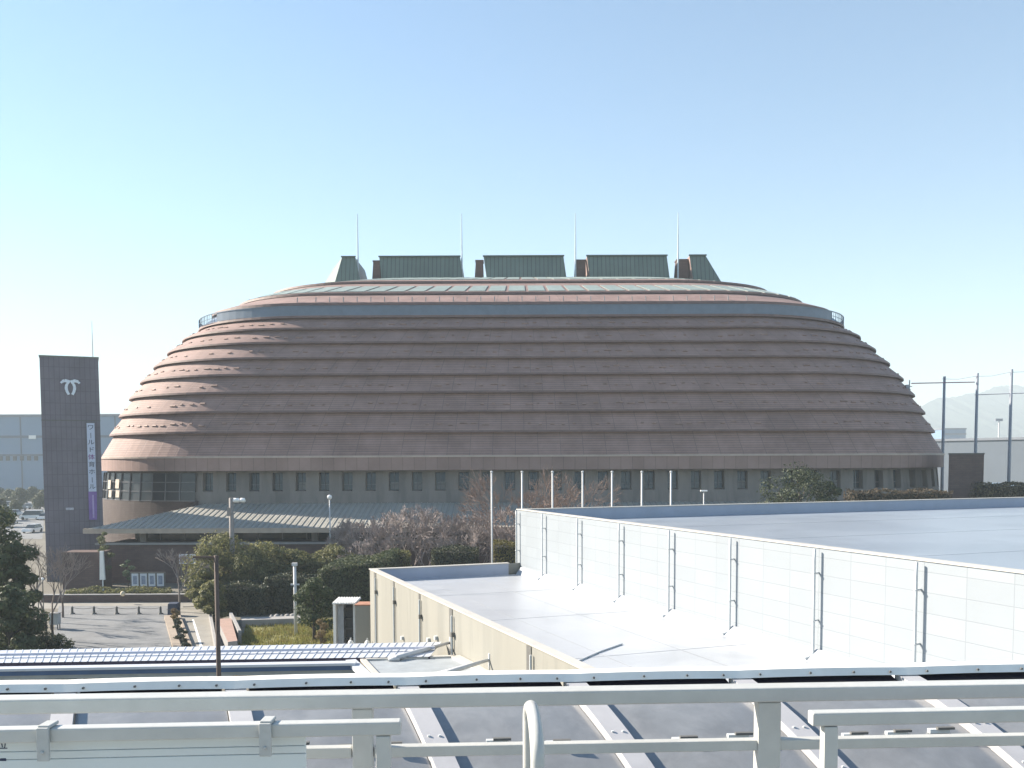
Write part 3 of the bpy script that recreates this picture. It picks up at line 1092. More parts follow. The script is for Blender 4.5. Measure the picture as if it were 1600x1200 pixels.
for x, y, lab in ((548, 999, 'small white gas cylinder under the white shed roof'), (574, 1001, 'short white gas cylinder in front of the beige cabinet')):
    p = at(x, y, Y=55.8)
    o = thing('gas_cylinder', lab, 'cylinder', (p.x, 55.8, 0), group='gas cylinders beside the shed')
    mb = MB()
    mb.smooth = True
    mb.tube([(0, 0, 0), (0, 0, .9 + p.z * 0.3), (0, 0, 1.02 + p.z * .3), (0, 0, 1.08 + p.z * .3)], [.17, .17, .12, .05], 12)
    mb.build('body', WHITE, o)
    mb = MB()
    mb.tube([(0, 0, 1.08 + p.z * .3), (0, 0, 1.2 + p.z * .3)], .04, 8)
    mb.build('valve', PIPEG, o)

# ------------------------------------------------------------------ covered walkway (white corrugated roof, navy fascia)
WZ = 3.9
wk = thing('covered_walkway', 'long covered walkway with white corrugated roof and navy fascia', 'walkway', (0, 0, 0))
def wkp(px, py, z):
    return at(px, py, z=z)
fl, fr_ = wkp(-150, 1038, WZ), wkp(672, 1026, WZ)
bl_, br_ = wkp(-150, 1019, WZ + .12), wkp(690, 1003, WZ + .12)
mb = MB()
nC = 70
for k in range(nC):
    a, b = k / nC, (k + 1) / nC
    p0, p1, q0, q1 = fl.lerp(fr_, a), fl.lerp(fr_, b), bl_.lerp(br_, a), bl_.lerp(br_, b)
    m0, m1 = p0.lerp(p1, .9), q0.lerp(q1, .9)
    mb.face([p0, m0, m1, q0])
    up = Vector((0, 0, .022))
    mb.face([m0, m0 + up, m1 + up, m1])
    mb.face([m0 + up, p1 + up, q1 + up, m1 + up])
    mb.face([p1 + up, p1, q1, q1 + up])
mb.build('roof_sheet', CORR, wk)
rd = 0.40
mb = MB()
mb.bar(fl.lerp(bl_, rd) + Vector((0, 0, .13)), fr_.lerp(br_, rd) + Vector((0, 0, .13)), .10, .10)
mb.build('ridge_strip', mat('ridge_shadow_grey', (0.45, 0.48, 0.58), 0.5), wk)
mb = MB()
mb.bar(fl + Vector((0, .10, -.10)), fr_ + Vector((0, .10, -.10)), .08, .16)
mb.build('roof_gap_strip', mat('dark_plum_gap', (0.05, 0.04, 0.08), 0.6), wk)  # dark strip standing in for the gap under the roof edge
f2l, f2r = wkp(-150, 1048, WZ + .02), wkp(556, 1036, WZ + .02)
mb = MB()
mb.bar(f2l, f2r, .5, .10)
mb.build('beam_top', CORR, wk)
mb = MB()
mb.bar(f2l + Vector((0, .0, -.16)), f2r + Vector((0, 0, -.16)), .16, .20)
mb.build('fascia_beam', BLUEB, wk)
mb = MB()
mb.bar(f2l + Vector((0, .25, -.36)), f2r + Vector((0, .25, -.36)), .3, .18)
mb.build('lower_gutter', GREYP, wk)
for k in range(7):
    p = f2l.lerp(f2r, (k + .5) / 7) + Vector((0, 1.0, 0))
    mb = MB()
    mb.box((p.x - .09, p.y - .09, 0), (p.x + .09, p.y + .09, WZ - .5))
    mb.build('post', GREYP, wk)
# sloping end beam
mb = MB()
mb.bar(at(548, 1033, z=WZ - .1), at(583, 1066, z=WZ - .1), .42, .14)
mb.build('end_beam', CORR, wk)

# grey panel canopy hung from the cream wall by two tapered tie rods
gc = thing('panel_canopy', 'flat grey panel canopy with white frame against the cream wall', 'canopy', (0, 0, 0))
zc = 3.8
c4 = [at(567, 1032, z=zc), at(711, 1027, z=zc), at(772, 1059, z=zc), at(598, 1066, z=zc)]
mb = MB()
mb.hexa([p + Vector((0, 0, -.05)) for p in (c4[3], c4[2], c4[1], c4[0])] + [c4[3], c4[2], c4[1], c4[0]])
mb.build('panel', GREYP, gc)
mb = MB()
for i in range(4):
    p, q = c4[i], c4[(i + 1) % 4]
    mb.bar(p + Vector((0, 0, .035)), q + Vector((0, 0, .035)), .22 if i != 1 else .4, .09)
mb.build('frame', CAPM, gc)
for (a, b) in (((618, 1028), (703, 1004)), ((678, 1057), (764, 1031))):
    y = wall_y(b[0])
    wp = loc2w(XL - .08, y, 0)
    q = at(b[0], b[1], Y=wp.y)
    p = at(a[0], a[1], z=zc + .12)
    mb = MB()
    mb.smooth = True
    mb.tube([p, p.lerp(q, .5), q], [.13, .10, .06], 8)
    mb.tube([q + Vector((0.02, 0, .25)), q + Vector((.02, 0, -.45))], .05, 6)
    mb.box((p.x - .3, p.y - .12, zc + .02), (p.x + .18, p.y + .12, zc + .16))
    mb.build('tie_rod', POLEW, gc)

# ------------------------------------------------------------------ near glazed canopy roof
CZ = 9.9
def cap_pt(px):
    y = 1085 + (1052 - 1085) * px / 1600.0
    return at(px, y, z=CZ)
nc = thing('glazed_canopy', 'curved grey glazed canopy roof with pale ribs below the railing', 'canopy', (0, 0, 0))
rd_ = Vector((.36, -.933, 0))
def down(p, s):
    """point s metres down the curved roof from ridge point p"""
    return p + rd_ * s + Vector((0, 0, -(0.20 * s + 0.085 * s * s)))
ribs_px = [-440, -165, 103, 367, 633, 893, 1150, 1408, 1668, 1930]
LEN = 2.6
NS = 14
rp_ = [cap_pt(p) for p in ribs_px]
hw = .095
for i in range(len(rp_) - 1):
    p, q = rp_[i], rp_[i + 1]
    t = (q - p).normalized()
    a, b = p + t * (hw + .01), q - t * (hw + .01)
    mb = MB()
    mb.smooth = True
    NU = 10
    P_ = [[None] * (NU + 1) for _ in range(NS + 1)]
    for j in range(NS + 1):
        s = .16 + (LEN - .16) * j / NS
        for k in range(NU + 1):
            u = k / NU
            P_[j][k] = down(a.lerp(b, u), s) + Vector((0, 0, .035 * 4 * u * (1 - u) - .03))
    for j in range(NS):
        for k in range(NU):
            mb.face([P_[j + 1][k], P_[j + 1][k + 1], P_[j][k + 1], P_[j][k]])
    pane = mb.build('glazing_panel', GLAZE, nc)
    # merge the grid so it shades smoothly
    bm = bmesh.new()
    bm.from_mesh(pane.data)
    bmesh.ops.remove_doubles(bm, verts=bm.verts, dist=1e-5)
    bm.to_mesh(pane.data)
    bm.free()
    for p_ in pane.data.polygons:
        p_.use_smooth = True
    for u in ((.30, .66) if i % 3 else (.22, .5, .78)):
        s = 1.02 + .03 * math.sin(i * 5 + u * 9)
        c = down(a.lerp(b, u), s) + Vector((0, 0, .02))
        mb = MB()
        mb.bar(c - t * .09, c + t * .09, .05, .035)
        mb.m = 1
        mb.bar(c - t * .05 + Vector((.02, -.03, .03)), c + t * .10 + Vector((.02, -.03, .03)), .04, .02)
        mb.build('clip', [PIPEG, DARKJ], pane)
for i, p in enumerate(rp_):
    t = (rp_[min(i + 1, len(rp_) - 1)] - rp_[max(i - 1, 0)]).normalized()
    mb = MB()
    for j in range(NS):
        s0, s1 = LEN * j / NS + .04, LEN * (j + 1) / NS + .04
        a0_, a1_ = down(p, s0), down(p, s1)
        z = Vector((0, 0, .045))
        zl = Vector((0, 0, -.05))
        mb.hexa([a1_ - t * hw + zl, a1_ + t * hw + zl, a0_ + t * hw + zl, a0_ - t * hw + zl, a1_ - t * hw + z, a1_ + t * hw + z, a0_ + t * hw + z, a0_ - t * hw + z])
    mb.m = 1
    for s in (.45, .95, 1.45, 1.95):
        for sg in (-1, 1):
            c = down(p, s) + t * (sg * .045) + Vector((0, 0, .045))
            mb.tube([c, c + Vector((0, 0, .012))], .012, 6)
    mb.build('rib', [RIBM, PIPEG], nc)
# dark strips paint the shadow gap under the ridge cap, then the cap itself
for i in range(len(rp_) - 1):
    p, q = rp_[i], rp_[i + 1]
    t = (q - p).normalized()
    a, b = p + t * (hw + .03), q - t * (hw + .03)
    mb = MB()
    for k in range(8):
        u0, u1 = k / 8, (k + 1) / 8
        h0 = .002 + .012 * 4 * u0 * (1 - u0)
        h1 = .002 + .012 * 4 * u1 * (1 - u1)
        x0, x1 = down(a.lerp(b, u0), .115), down(a.lerp(b, u1), .115)
        mb.hexa([x0 + Vector((0, 0, -.08)), x1 + Vector((0, 0, -.08)), x1 + Vector((-.08, .24, -.08)), x0 + Vector((-.08, .24, -.08)),
                 x0 + Vector((0, 0, h0)), x1 + Vector((0, 0, h1)), x1 + Vector((-.08, .24, .115)), x0 + Vector((-.08, .24, .115))])
    mb.build('gap_shade_strip', GAPSHADE, nc)
mb = MB()
NB = 12
for i in range(len(rp_) - 1):
    for k in range(NB):
        u0, u1 = k / NB, (k + 1) / NB
        def cp(u):
            c = rp_[i].lerp(rp_[i + 1], u)
            return c + Vector((0, 0, .030 + .008 * 4 * u * (1 - u)))
        p, q = cp(u0), cp(u1)
        f = Vector((0.02, -.10, 0))
        bk = Vector((-.04, .12, 0))
        hh = Vector((0, 0, .066))
        mb.hexa([p + f, q + f, q + bk, p + bk, p + f * .5 + hh, q + f * .5 + hh, q + bk + hh, p + bk + hh])
mb.m = 1
for i in range(len(rp_) - 1):
    for u in (.12, .42, .68, .9):
        c = rp_[i].lerp(rp_[i + 1], u) + Vector((.015, -.085, .062 + .008 * 4 * u * (1 - u)))
        mb.tube([c, c + Vector((0, -.02, 0))], .011, 6)
mb.build('ridge_cap', [CAPG, DARKJ], nc)
mb = MB()                                              # steel below the canopy
mb.bar(rp_[0] + Vector((0, .3, -.35)), rp_[-1] + Vector((0, .3, -.35)), .2, .35)
mb.build('ridge_beam', GREYP, nc)
for i in (1, 4, 7):
    mb = MB()
    q = rp_[i]
    mb.box((q.x - .1, q.y + .2, 0), (q.x + .1, q.y + .4, q.z - .53))
    mb.build('post', GREYP, nc)

# ------------------------------------------------------------------ railing on the terrace
FLZ = 10.15
fl_t = MB()
fl_t.box((-9, -3, FLZ - .3), (9, 3.45, FLZ))
tag(fl_t.build('terrace_floor', CONC), kind='structure')
RT = 11.26
def rl_pt(px, y):
    return at(px, y, z=RT)
rail = thing('terrace_railing', 'cream painted metal railing across the foreground with square posts', 'railing', (0, 0, 0))
pa, pb = rl_pt(-330, 1094.5), rl_pt(1930, 1059.5)       # far top edge line centre
td = (pb - pa).normalized()
nd = Vector((-td.y, td.x, 0))
mb = MB()
mb.bar(pa - Vector((0, 0, .024)), pb - Vector((0, 0, .024)), .075, .048)
mb.build('handrail', CREAM, rail, bevel=.006)
def on_rail(px):
    d = ray(px, 1100)
    # intersection of the vertical plane through the rail with the ray
    n = nd
    t = (pa - EYE).dot(n) / Vector((d.x, d.y, 0)).dot(n)
    return EYE + d * t
def post(px0, px1, top, parent, line=None, w=None, dep=.05, base=FLZ, mt=CREAM):
    a, b = on_rail(px0), on_rail(px1)
    c = (a + b) / 2
    w = (b - a).length
    mb = MB()
    r = td * (w / 2)
    f = nd * (dep / 2)
    mb.hexa([Vector((p.x, p.y, base)) for p in (c - r - f, c + r - f, c + r + f, c - r + f)] + [Vector((p.x, p.y, top)) for p in (c - r - f, c + r - f, c + r + f, c - r + f)])
    mb.m = 0
    return mb.build('post', mt, parent, bevel=.005)
for a, b in ((-95, -62), (551, 583), (1181.5, 1217), (1832, 1866)):
    post(a, b, RT - .05, rail, dep=.055)
bz = RT - .195
pc = on_rail(551).lerp(on_rail(583), .5)
q0, q1 = on_rail(-330), on_rail(1930)
posts_x = [on_rail((a + b) / 2) for a, b in ((-95, -62), (551, 583), (1181.5, 1217), (1832, 1866))]
for i in range(3):
    p, q = posts_x[i], posts_x[i + 1]
    d = (q - p).normalized()
    for z in (bz, bz - .22, bz - .44, bz - .66):
        mb = MB()
        a, b = p + d * .036, q - d * .036
        mb.bar((a.x, a.y, z), (b.x, b.y, z), .04, .035)
        mb.build('bar', CREAM, rail, bevel=.004)
# nearer guard rails either side of the ladder opening
def guard(px0, px1, y0, y1, name, label, ends):
    g = thing(name, label, 'railing', (0, 0, 0), group='short guard rails beside the ladder')
    a, b = at(px0, y0, z=RT), at(px1, y1, z=RT)
    d = (b - a).normalized()
    mb = MB()
    mb.bar(a - Vector((0, 0, .02)), b - Vector((0, 0, .02)), .045, .04)
    mb.build('handrail', CREAM, g, bevel=.005)
    for e in ends:
        c = a.lerp(b, e)
        mb = MB()
        mb.hexa([Vector((c.x, c.y, FLZ)) + d * sx * .021 + Vector((-d.y, d.x, 0)) * sy * .02 for sx, sy in ((-1, -1), (1, -1), (1, 1), (-1, 1))] +
                [Vector((c.x, c.y, RT - .042)) + d * sx * .021 + Vector((-d.y, d.x, 0)) * sy * .02 for sx, sy in ((-1, -1), (1, -1), (1, 1), (-1, 1))])
        mb.build('post', CREAM, g, bevel=.004)
    return g, a, b, d
gl, ga, gb, gd = guard(-420, 627, 1145.5, 1124.5, 'guard_rail', 'cream guard rail with clamps along the left foreground', (.10, .972))
gr, ha, hb, hd = guard(1266, 1960, 1111.5, 1098.5, 'guard_rail', 'cream guard rail with a post at right foreground', (.042, .9))
for px in (65, 412, -280):
    k = (px + 420) / (627 + 420.0)
    c = ga.lerp(gb, k)
    mb = MB()
    d = gd
    mb.bar(c + Vector((0, -.032, .006)), c + Vector((0, -.032, -.088)), .034, .012, up=(0, 1, 0))
    mb.bar(c + Vector((0, -.028, .006)) , c + Vector((0, .03, .006)), .034, .010)
    mb.m = 0
    mb.tube([c + Vector((0, -.037, -.062)), c + Vector((0, -.045, -.062))], .006, 6)
    mb.build('clamp', CLAMP, gl, bevel=.003)
# lower bar of the right guard
p, q = ha.lerp(hb, .045), ha.lerp(hb, .9)
# pale board behind the left guard rail
bd = thing('acrylic_board', 'pale translucent board fixed behind the left guard rail', 'board', (0, 0, 0))
a, b = ga.lerp(gb, .02), ga.lerp(gb, (468 + 420) / 1047.0)
off = Vector((0, .036, 0))
zt_, zb_ = RT - .055, RT - .125
mb = MB()
n_ = Vector((-gd.y, gd.x, 0)) * .006
for (z1, z0) in ((RT - .02, RT - .077), (RT - .079, RT - .100), (RT - .102, RT - .45)):
    mb.hexa([Vector((p.x, p.y, z0)) + off + s for p, s in ((a, -n_), (b, -n_), (b, n_), (a, n_))] + [Vector((p.x, p.y, z1)) + off + s for p, s in ((a, -n_), (b, -n_), (b, n_), (a, n_))])
mb.build('sheet', BOARD, bd, bevel=.002)
c = at(3, 1164, Y=ga.lerp(gb, .4).y + .028)
ang = math.atan2(gd.y, gd.x)
text('位', .032, INK, bd, c, (pi / 2, 0, ang), depth=.001)
c = at(2, 1187, Y=ga.lerp(gb, .4).y + .028)
mb = MB()
mb.box((c.x - .03, c.y, c.z - .004), (c.x + .013, c.y + .003, c.z + .004))
mb.build('printed_line', INK, bd)
# ladder hoop
lh = thing('ladder_hoop', 'rounded cream ladder handrail hoop standing between the guard rails', 'ladder', (0, 0, 0))
p1, p2 = at(840, 1150, Y=2.42), at(826.5, 1150, Y=2.80)
zt_ = at(833, 1122, Y=2.6).z
pts = [Vector((p1.x, p1.y, FLZ)), Vector((p1.x, p1.y, zt_ - .06))]
for k in range(1, 12):
    t = pi * k / 12
    c = p1.lerp(p2, .5 - .5 * cos(t))
    pts.append(Vector((c.x, c.y, zt_ - .06 + .075 * sin(t))))
pts += [Vector((p2.x, p2.y, zt_ - .06)), Vector((p2.x, p2.y, FLZ))]
mb = MB()
mb.smooth = True
mb.tube(pts, .0185, 14)
mb.build('hoop', CREAM, lh)
mb = MB()
for p in (p1, p2):
    mb.tube([(p.x, p.y, FLZ + .001), (p.x, p.y, FLZ + .02)], .05, 12)
mb.build('foot_plate', CREAM, lh)

# ------------------------------------------------------------------ vegetation
def leaves(mb, c, r, n, size, shell=.55, flat=1.0):
    for _ in range(n):
        while True:
            d = Vector((random.gauss(0, 1), random.gauss(0, 1), random.gauss(0, 1)))
            if d.length > .1:
                break
        d.normalize()
        k = shell + (1 - shell) * random.random() ** .6
        k *= 1 + random.uniform(-.12, .14)
        p = Vector((c[0] + d.x * r[0] * k, c[1] + d.y * r[1] * k, c[2] + d.z * r[2] * k))
        nn = (d + Vector((random.uniform(-.9, .9), random.uniform(-.9, .9), random.uniform(-.5, 1.1)))).normalized()
        a = nn.orthogonal().normalized()
        a = Matrix.Rotation(random.uniform(0, 6.28), 3, nn) @ a
        b = nn.cross(a)
        s = size * random.uniform(.6, 1.4)
        mb.face([p - a * s, p - b * s * .55, p + a * s, p + b * s * .55])

def crown_tree(name, label, cat, loc, h, w, lobes, leafm, barkm=BARK, lsize=.10, dens=420, trunk=.14, group=None, base=.35, seed=0, lean=0.0, shell=.5):
    random.seed(seed)
    t = thing(name, label, cat, loc, group=group)
    cs = []
    for k in range(lobes):
        zz = base + (1 - base) * (k + .5) / lobes
        rr = w / 2 * (1.0 - abs(zz - (base + .35 * (1 - base))) * .9)
        an = k * 2.4 + random.uniform(-.5, .5)
        rad = rr * random.uniform(.35, .95) if k < lobes - 1 else rr * .15
        s = w * random.uniform(.19, .30)
        cs.append(((cos(an) * rad + lean * zz * h, sin(an) * rad, zz * h - s * .5), (s, s, s * random.uniform(.55, .8))))
    mb = MB()
    for c, r in cs:
        leaves(mb, c, r, int(dens), lsize, shell)
    mb.build('crown', leafm, t)
    mb = MB()
    mb.smooth = True
    top = Vector((lean * h * .8, 0, h * .82))
    mb.tube([(0, 0, -.05), Vector((0.03, .02, h * .3)), top.lerp(Vector((0, 0, h * .4)), .5), top], [trunk, trunk * .75, trunk * .5, trunk * .15], 8)
    for c, r in cs:
        z0 = max(.2 * h, c[2] - h * .18)
        st = Vector((lean * z0 * .7, 0, z0))
        mid = st.lerp(Vector(c), .5) + Vector((0, 0, -.05 * h))
        mb.tube([st, mid, Vector(c)], [trunk * .42, trunk * .3, trunk * .1], 5)
    mb.build('trunk', barkm, t)
    return t

def bare_mesh(h, spread, depth, seed, r0, twigs=3, first=.28, rmin=.0125):
    rnd = random.Random(seed)
    tr, br = MB(), MB()
    def grow(p, d, L, r, lev):
        q = p + d * L
        mid = p.lerp(q, .5) + Vector((rnd.uniform(-1, 1), rnd.uniform(-1, 1), 0)) * L * .05
        (tr if lev < 1 else br).tube([p, mid, q], [max(r, rmin), max(r * .85, rmin), max(r * .68, rmin)], 6 if lev < 2 else 3, caps=False)
        if lev >= depth:
            return
        n = 2 if lev == 0 else (3 if rnd.random() < .55 else 2)
        if lev >= depth - 1:
            n = twigs
        for k in range(n):
            ax = d.orthogonal().normalized()
            ax = Matrix.Rotation(rnd.uniform(0, 6.28), 3, d) @ ax
            nd_ = (d + ax * spread * rnd.uniform(.45, 1.15) + Vector((0, 0, .12))).normalized()
            grow(q if k < 2 else p.lerp(q, rnd.uniform(.45, .9)), nd_, L * rnd.uniform(.62, .84), r * .62, lev + 1)
    grow(Vector((0, 0, -.05)), Vector((rnd.uniform(-.05, .05), rnd.uniform(-.05, .05), 1)).normalized(), h * first, r0, 0)
    return tr, br

def bare_tree(label, loc, h, seed, m_tr=BARK, m_br=BARKL, spread=.62, depth=6, r0=.09, group=None, twigs=3, first=.28):
    t = thing('bare_tree', label, 'tree', loc, group=group)
    tr, br = bare_mesh(h, spread, depth, seed, r0, twigs, first)
    f = h / max(v[2] for v in br.v)
    for q in (tr, br):
        q.v = [(v[0] * f, v[1] * f, v[2] * f) for v in q.v]
    tr.build('trunk', m_tr, t)
    br.build('crown', m_br, t)
    return t

def ground_at(px, Y):
    return Vector(((px - 800) / FPX * Y, Y, 0))

def htop(px, py, Y):
    return at(px, py, Y=Y).z

# clumpy pines in the middle
def pine(px, ytop, ybot, wpx, Y, seed, label, lobes=11, wf=1.3, leafm=PINE, lsize=.11, dens=520, base=None):
    h = htop(px, ytop, Y)
    b = max(.12, htop(px, ybot, Y) / h)
    return crown_tree('pine_tree', label, 'tree', ground_at(px, Y), h, wf * wpx / FPX * Y, lobes + 4, leafm, lsize=lsize, dens=dens, group='clipped pines before the arena', base=b if base is None else base, seed=seed)
pine(347, 830, 912, 74, 80.5, 11, 'tall clumpy pine behind the brown lamp pole', 13)
pine(412, 846, 914, 70, 81, 12, 'broad clumpy pine right of the brown lamp pole', 12)
pine(462, 858, 912, 50, 82, 13, 'clumpy pine behind the slim pale pole', 9)
pine(518, 850, 900, 48, 84, 14, 'small pine below the globe lamp post', 8)
pine(384, 862, 920, 54, 79, 17, 'round pine standing close against the dark hedge', 9)
pine(490, 866, 912, 50, 83, 18, 'wide pine between the slim pale pole and the globe lamp', 9)
pine(318, 885, 945, 34, 77, 15, 'small dark pine beside the white sign board', 7)
pine(330, 905, 955, 36, 72, 16, 'low leaning pine at the end of the footpath', 7)
crown_tree('broadleaf_tree', 'leafy green tree with forked trunk on the lawn edge', 'tree', ground_at(487, 63.5), htop(487, 903, 63.5), 64 / FPX * 63.5, 11, leafmat('midgreen_leaves', (0.035, 0.055, 0.025), (0.085, 0.11, 0.05), .3), BARKD, .085, 420, .13, base=.32, seed=21)
crown_tree('shrub', 'yellow brown shrub under the leafy tree on the lawn', 'shrub', ground_at(497, 61.5), htop(497, 965, 61.5), 1.1, 5, BROWNL, lsize=.06, dens=260, trunk=.04, base=.2, seed=22)
crown_tree('shrub', 'orange autumn shrub seen beneath the walkway beam', 'shrub', ground_at(385, 52), 1.25, 2.3, 7, AUTL, lsize=.07, dens=260, trunk=.04, base=.2, seed=23)
crown_tree('evergreen_tree', 'rounded dark evergreen tree against the right of the arena', 'tree', ground_at(1250, 84), htop(1250, 727, 84), 100 / FPX * 84, 13, leafmat('olive_green_leaves', (0.03, 0.045, 0.026), (0.075, 0.09, 0.045), .25), lsize=.11, dens=520, base=.6, seed=24)
crown_tree('evergreen_tree', 'low dark evergreen right of the rounded one by the arena', 'tree', ground_at(1297, 84), htop(1297, 748, 84), 40 / FPX * 84, 7, DARKL, lsize=.11, dens=420, base=.6, seed=25)
# big dark evergreen mass at the left edge
for k, (px, yt, wpx, Y, sd, lab) in enumerate(((-22, 778, 96, 62, 31, 'tall dark evergreen tree cut by the left edge'), (18, 842, 66, 60, 32, 'dark evergreen in front of the tall one at the left edge'), (8, 915, 96, 56, 33, 'low dark evergreen at the bottom left above the walkway'))):
    crown_tree('evergreen_tree', lab, 'tree', ground_at(px, Y), htop(px, yt, Y), wpx / FPX * Y, 18, DARKL, BARKD, .12, 520, .2, base=.12, seed=sd, group='dark evergreens at the left edge')
for px, Y, yt, sd, lab in ((62, 57.5, 985, 34, 'low bush at the foot of the left bare trees'), (36, 58, 975, 35, 'low bush nearest the left edge of the car park'), (84, 59, 990, 36, 'small bush at the corner of the car park')):
    crown_tree('shrub', lab, 'shrub', ground_at(px, Y), htop(px, yt, Y), 1.7, 6, HEDGEL if sd != 36 else PINE, lsize=.075, dens=300, trunk=.04, base=.15, seed=sd, group='low bushes beside the car park')

# bare trees
bt = [(66, 63.5, 838, 41, 'dark trunked bare tree, left of a pair by the car park', BARKD), (76, 64.5, 850, 42, 'dark trunked bare tree, right of a pair by the car park', BARKD),
      (48, 70, 845, 43, 'bare tree behind the dark pair at the left', BARK), (92, 74, 862, 44, 'slim bare tree in front of the brick block', BARK)]
for px, Y, yt, sd, lab, mt in bt:
    bare_tree(lab, ground_at(px, Y), htop(px, yt, Y) * 1.0, sd, mt, BARKL, .58, 6, .11, 'bare trees left of the car park', first=.34)
bare_tree('small grey bare tree beside the navy cover at the path', ground_at(275, 76.5), htop(275, 858, 76.5), 46, BARKL, BARKL, .5, 6, .09)
protos = [bare_tree('x', (0, 0, 0), 6.0, s, BARK, mat('purple_brown_twigs', (0.30, 0.255, 0.24), .9, .25, 3), .72, 7, .07, 'bare trees before the podium', 3, .22) for s in (51, 52, 53)]
thicket = [(548, 88, 822), (575, 86, 812), (600, 90, 800), (622, 87, 790), (645, 91, 795), (668, 86, 808), (690, 90, 800), (712, 87, 805), (735, 91, 796), (757, 88, 812), (782, 90, 790), (640, 84, 830), (700, 83, 832), (590, 82, 842),
           (536, 90, 838), (562, 90, 806), (611, 85, 818), (656, 88, 786), (679, 88, 815), (724, 84, 822), (746, 85, 828), (768, 84, 820), (795, 85, 812), (584, 91, 822)]
names = ['leftmost bare tree of the thicket before the podium', 'bare tree at the tip of the sunlit canopy roof', 'second bare tree right of the sunlit canopy tip', 'tallest bare tree left of centre in the thicket', 'bare tree behind the tallest one in the thicket',
         'bare tree in the middle of the thicket above the green bush', 'slender bare tree right of the thicket middle', 'bare tree left of the tall white pole', 'bare tree just behind the tall white pole', 'bare tree just right of the tall white pole',
         'bare tree touching the corner of the white hall', 'low bare tree in the front of the thicket, in its middle', 'low bare tree at the front of the thicket, right side', 'low bare tree at the front left of the thicket',
         'low bare tree beside the small pine below the globe lamp', 'bare tree overlapping the right tip of the canopy eave', 'bare tree between the canopy tip and the rounded green bush', 'bare tree reaching highest above the podium coping', 'bare tree behind the gap between the two dark bushes', 'low bare tree before the dark bush on the right', 'low bare tree just left of the white pole base', 'low bare tree just right of the white pole base', 'bare tree half hidden by the white hall corner', 'thin bare tree at the back, left of the rounded green bush']
for k, ((px, Y, yt), nm) in enumerate(zip(thicket, names)):
    o = protos[k] if k < 3 else copy_tree(protos[k % 3])
    s = htop(px, yt, Y) / 6.0
    place(o, ground_at(px, Y), k * 1.7, nm, s)
big = [(822, 80, 726), (852, 82, 722), (878, 81, 738), (800, 83, 745)]
bn = ['bare brown tree left of the first white pole above the hall', 'tallest bare brown tree behind the white hall corner', 'bare brown tree on the right of the group behind the hall', 'bare brown tree half behind the white hall corner']
bp0 = None
for k, ((px, Y, yt), nm) in enumerate(zip(big, bn)):
    if bp0 is None:
        bp0 = bare_tree(nm, (0, 0, 0), 11.0, 61, BARK, mat('warm_brown_twigs', (0.25, 0.18, 0.15), .9, .2, 3), .6, 7, .12, 'bare brown trees behind the hall', 3, .3)
        o = bp0
    else:
        o = copy_tree(bp0)
    place(o, ground_at(px, Y), k * 2.1, nm, htop(px, yt, Y) / 11.0)

# hedges: dense leaf skins over a dark core
def hedge(label, x0, x1, y0, y1, h, m=HEDGEL, n=3500, size=.085, top=None, seed=1, slope=0.0, group=None):
    random.seed(seed)
    t = thing('hedge', label, 'hedge', ((x0 + x1) / 2, (y0 + y1) / 2, 0), group=group)
    hx, hy = (x1 - x0) / 2, (y1 - y0) / 2
    mb = MB()
    A = [2 * hx * 2 * hy, 2 * hx * h, 2 * hy * h, 2 * hy * h]
    tot = sum(A)
    for _ in range(n):
        r = random.random() * tot
        j = random.uniform(-.12, .10)
        if r < A[0]:
            x, y = random.uniform(-hx, hx), random.uniform(-hy, hy)
            p, nn = Vector((x, y, h + slope * x + j + .12 * sin(x * 1.7 + seed) + .08 * sin(y * 2.9))), Vector((0, 0, 1))
        elif r < A[0] + A[1]:
            x = random.uniform(-hx, hx)
            p, nn = Vector((x, -hy + j + .1 * sin(x * 2.3), random.uniform(0, 1) * (h + slope * x))), Vector((0, -1, 0))
        elif r < A[0] + A[1] + A[2]:
            p, nn = Vector((-hx + j, random.uniform(-hy, hy), random.uniform(0, h - slope * hx))), Vector((-1, 0, 0))
        else:
            p, nn = Vector((hx + j, random.uniform(-hy, hy), random.uniform(0, h + slope * hx))), Vector((1, 0, 0))
        nn = (nn + Vector((random.gauss(0, .6), random.gauss(0, .6), random.gauss(0, .6)))).normalized()
        a = Matrix.Rotation(random.uniform(0, 6.28), 3, nn) @ nn.orthogonal().normalized()
        b = nn.cross(a)
        s = size * random.uniform(.6, 1.5)
        mb.face([p - a * s, p - b * s * .6, p + a * s, p + b * s * .6])
    mb.build('foliage', m, t)
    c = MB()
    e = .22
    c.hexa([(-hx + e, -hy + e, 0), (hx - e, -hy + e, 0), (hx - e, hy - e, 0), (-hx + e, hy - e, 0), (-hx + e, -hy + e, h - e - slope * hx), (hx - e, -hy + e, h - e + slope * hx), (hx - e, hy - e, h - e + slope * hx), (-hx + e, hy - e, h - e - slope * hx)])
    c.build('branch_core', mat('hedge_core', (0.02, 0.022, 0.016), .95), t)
    return t
def xat(px, Y):
    return (px - 800) / FPX * Y
hedge('long clipped dark hedge below the pines', xat(338, 75), xat(415, 75), 74.5, 78.5, htop(380, 916, 75), n=7000, seed=2)
hedge('taller dark hedge behind the slim pale pole', xat(414, 76), xat(505, 76), 75.5, 79, htop(450, 903, 76), n=8000, seed=3)
hedge('tall smooth dark hedge bank beside the cream wall', xat(498, 74), xat(610, 74), 73.5, 80, htop(550, 880, 74), n=16000, seed=4, m=DARKL, slope=.16)
hedge('low dark green hedge strip along the planter wall', xat(100, 83), xat(258, 83), 82.6, 84, htop(180, 922, 83) , n=4500, size=.07, seed=5, m=PINE)
hedge('short hedge strip right of the small grey bare tree', xat(284, 83), xat(330, 83), 82.6, 84, htop(300, 923, 83), n=1600, size=.07, seed=6)
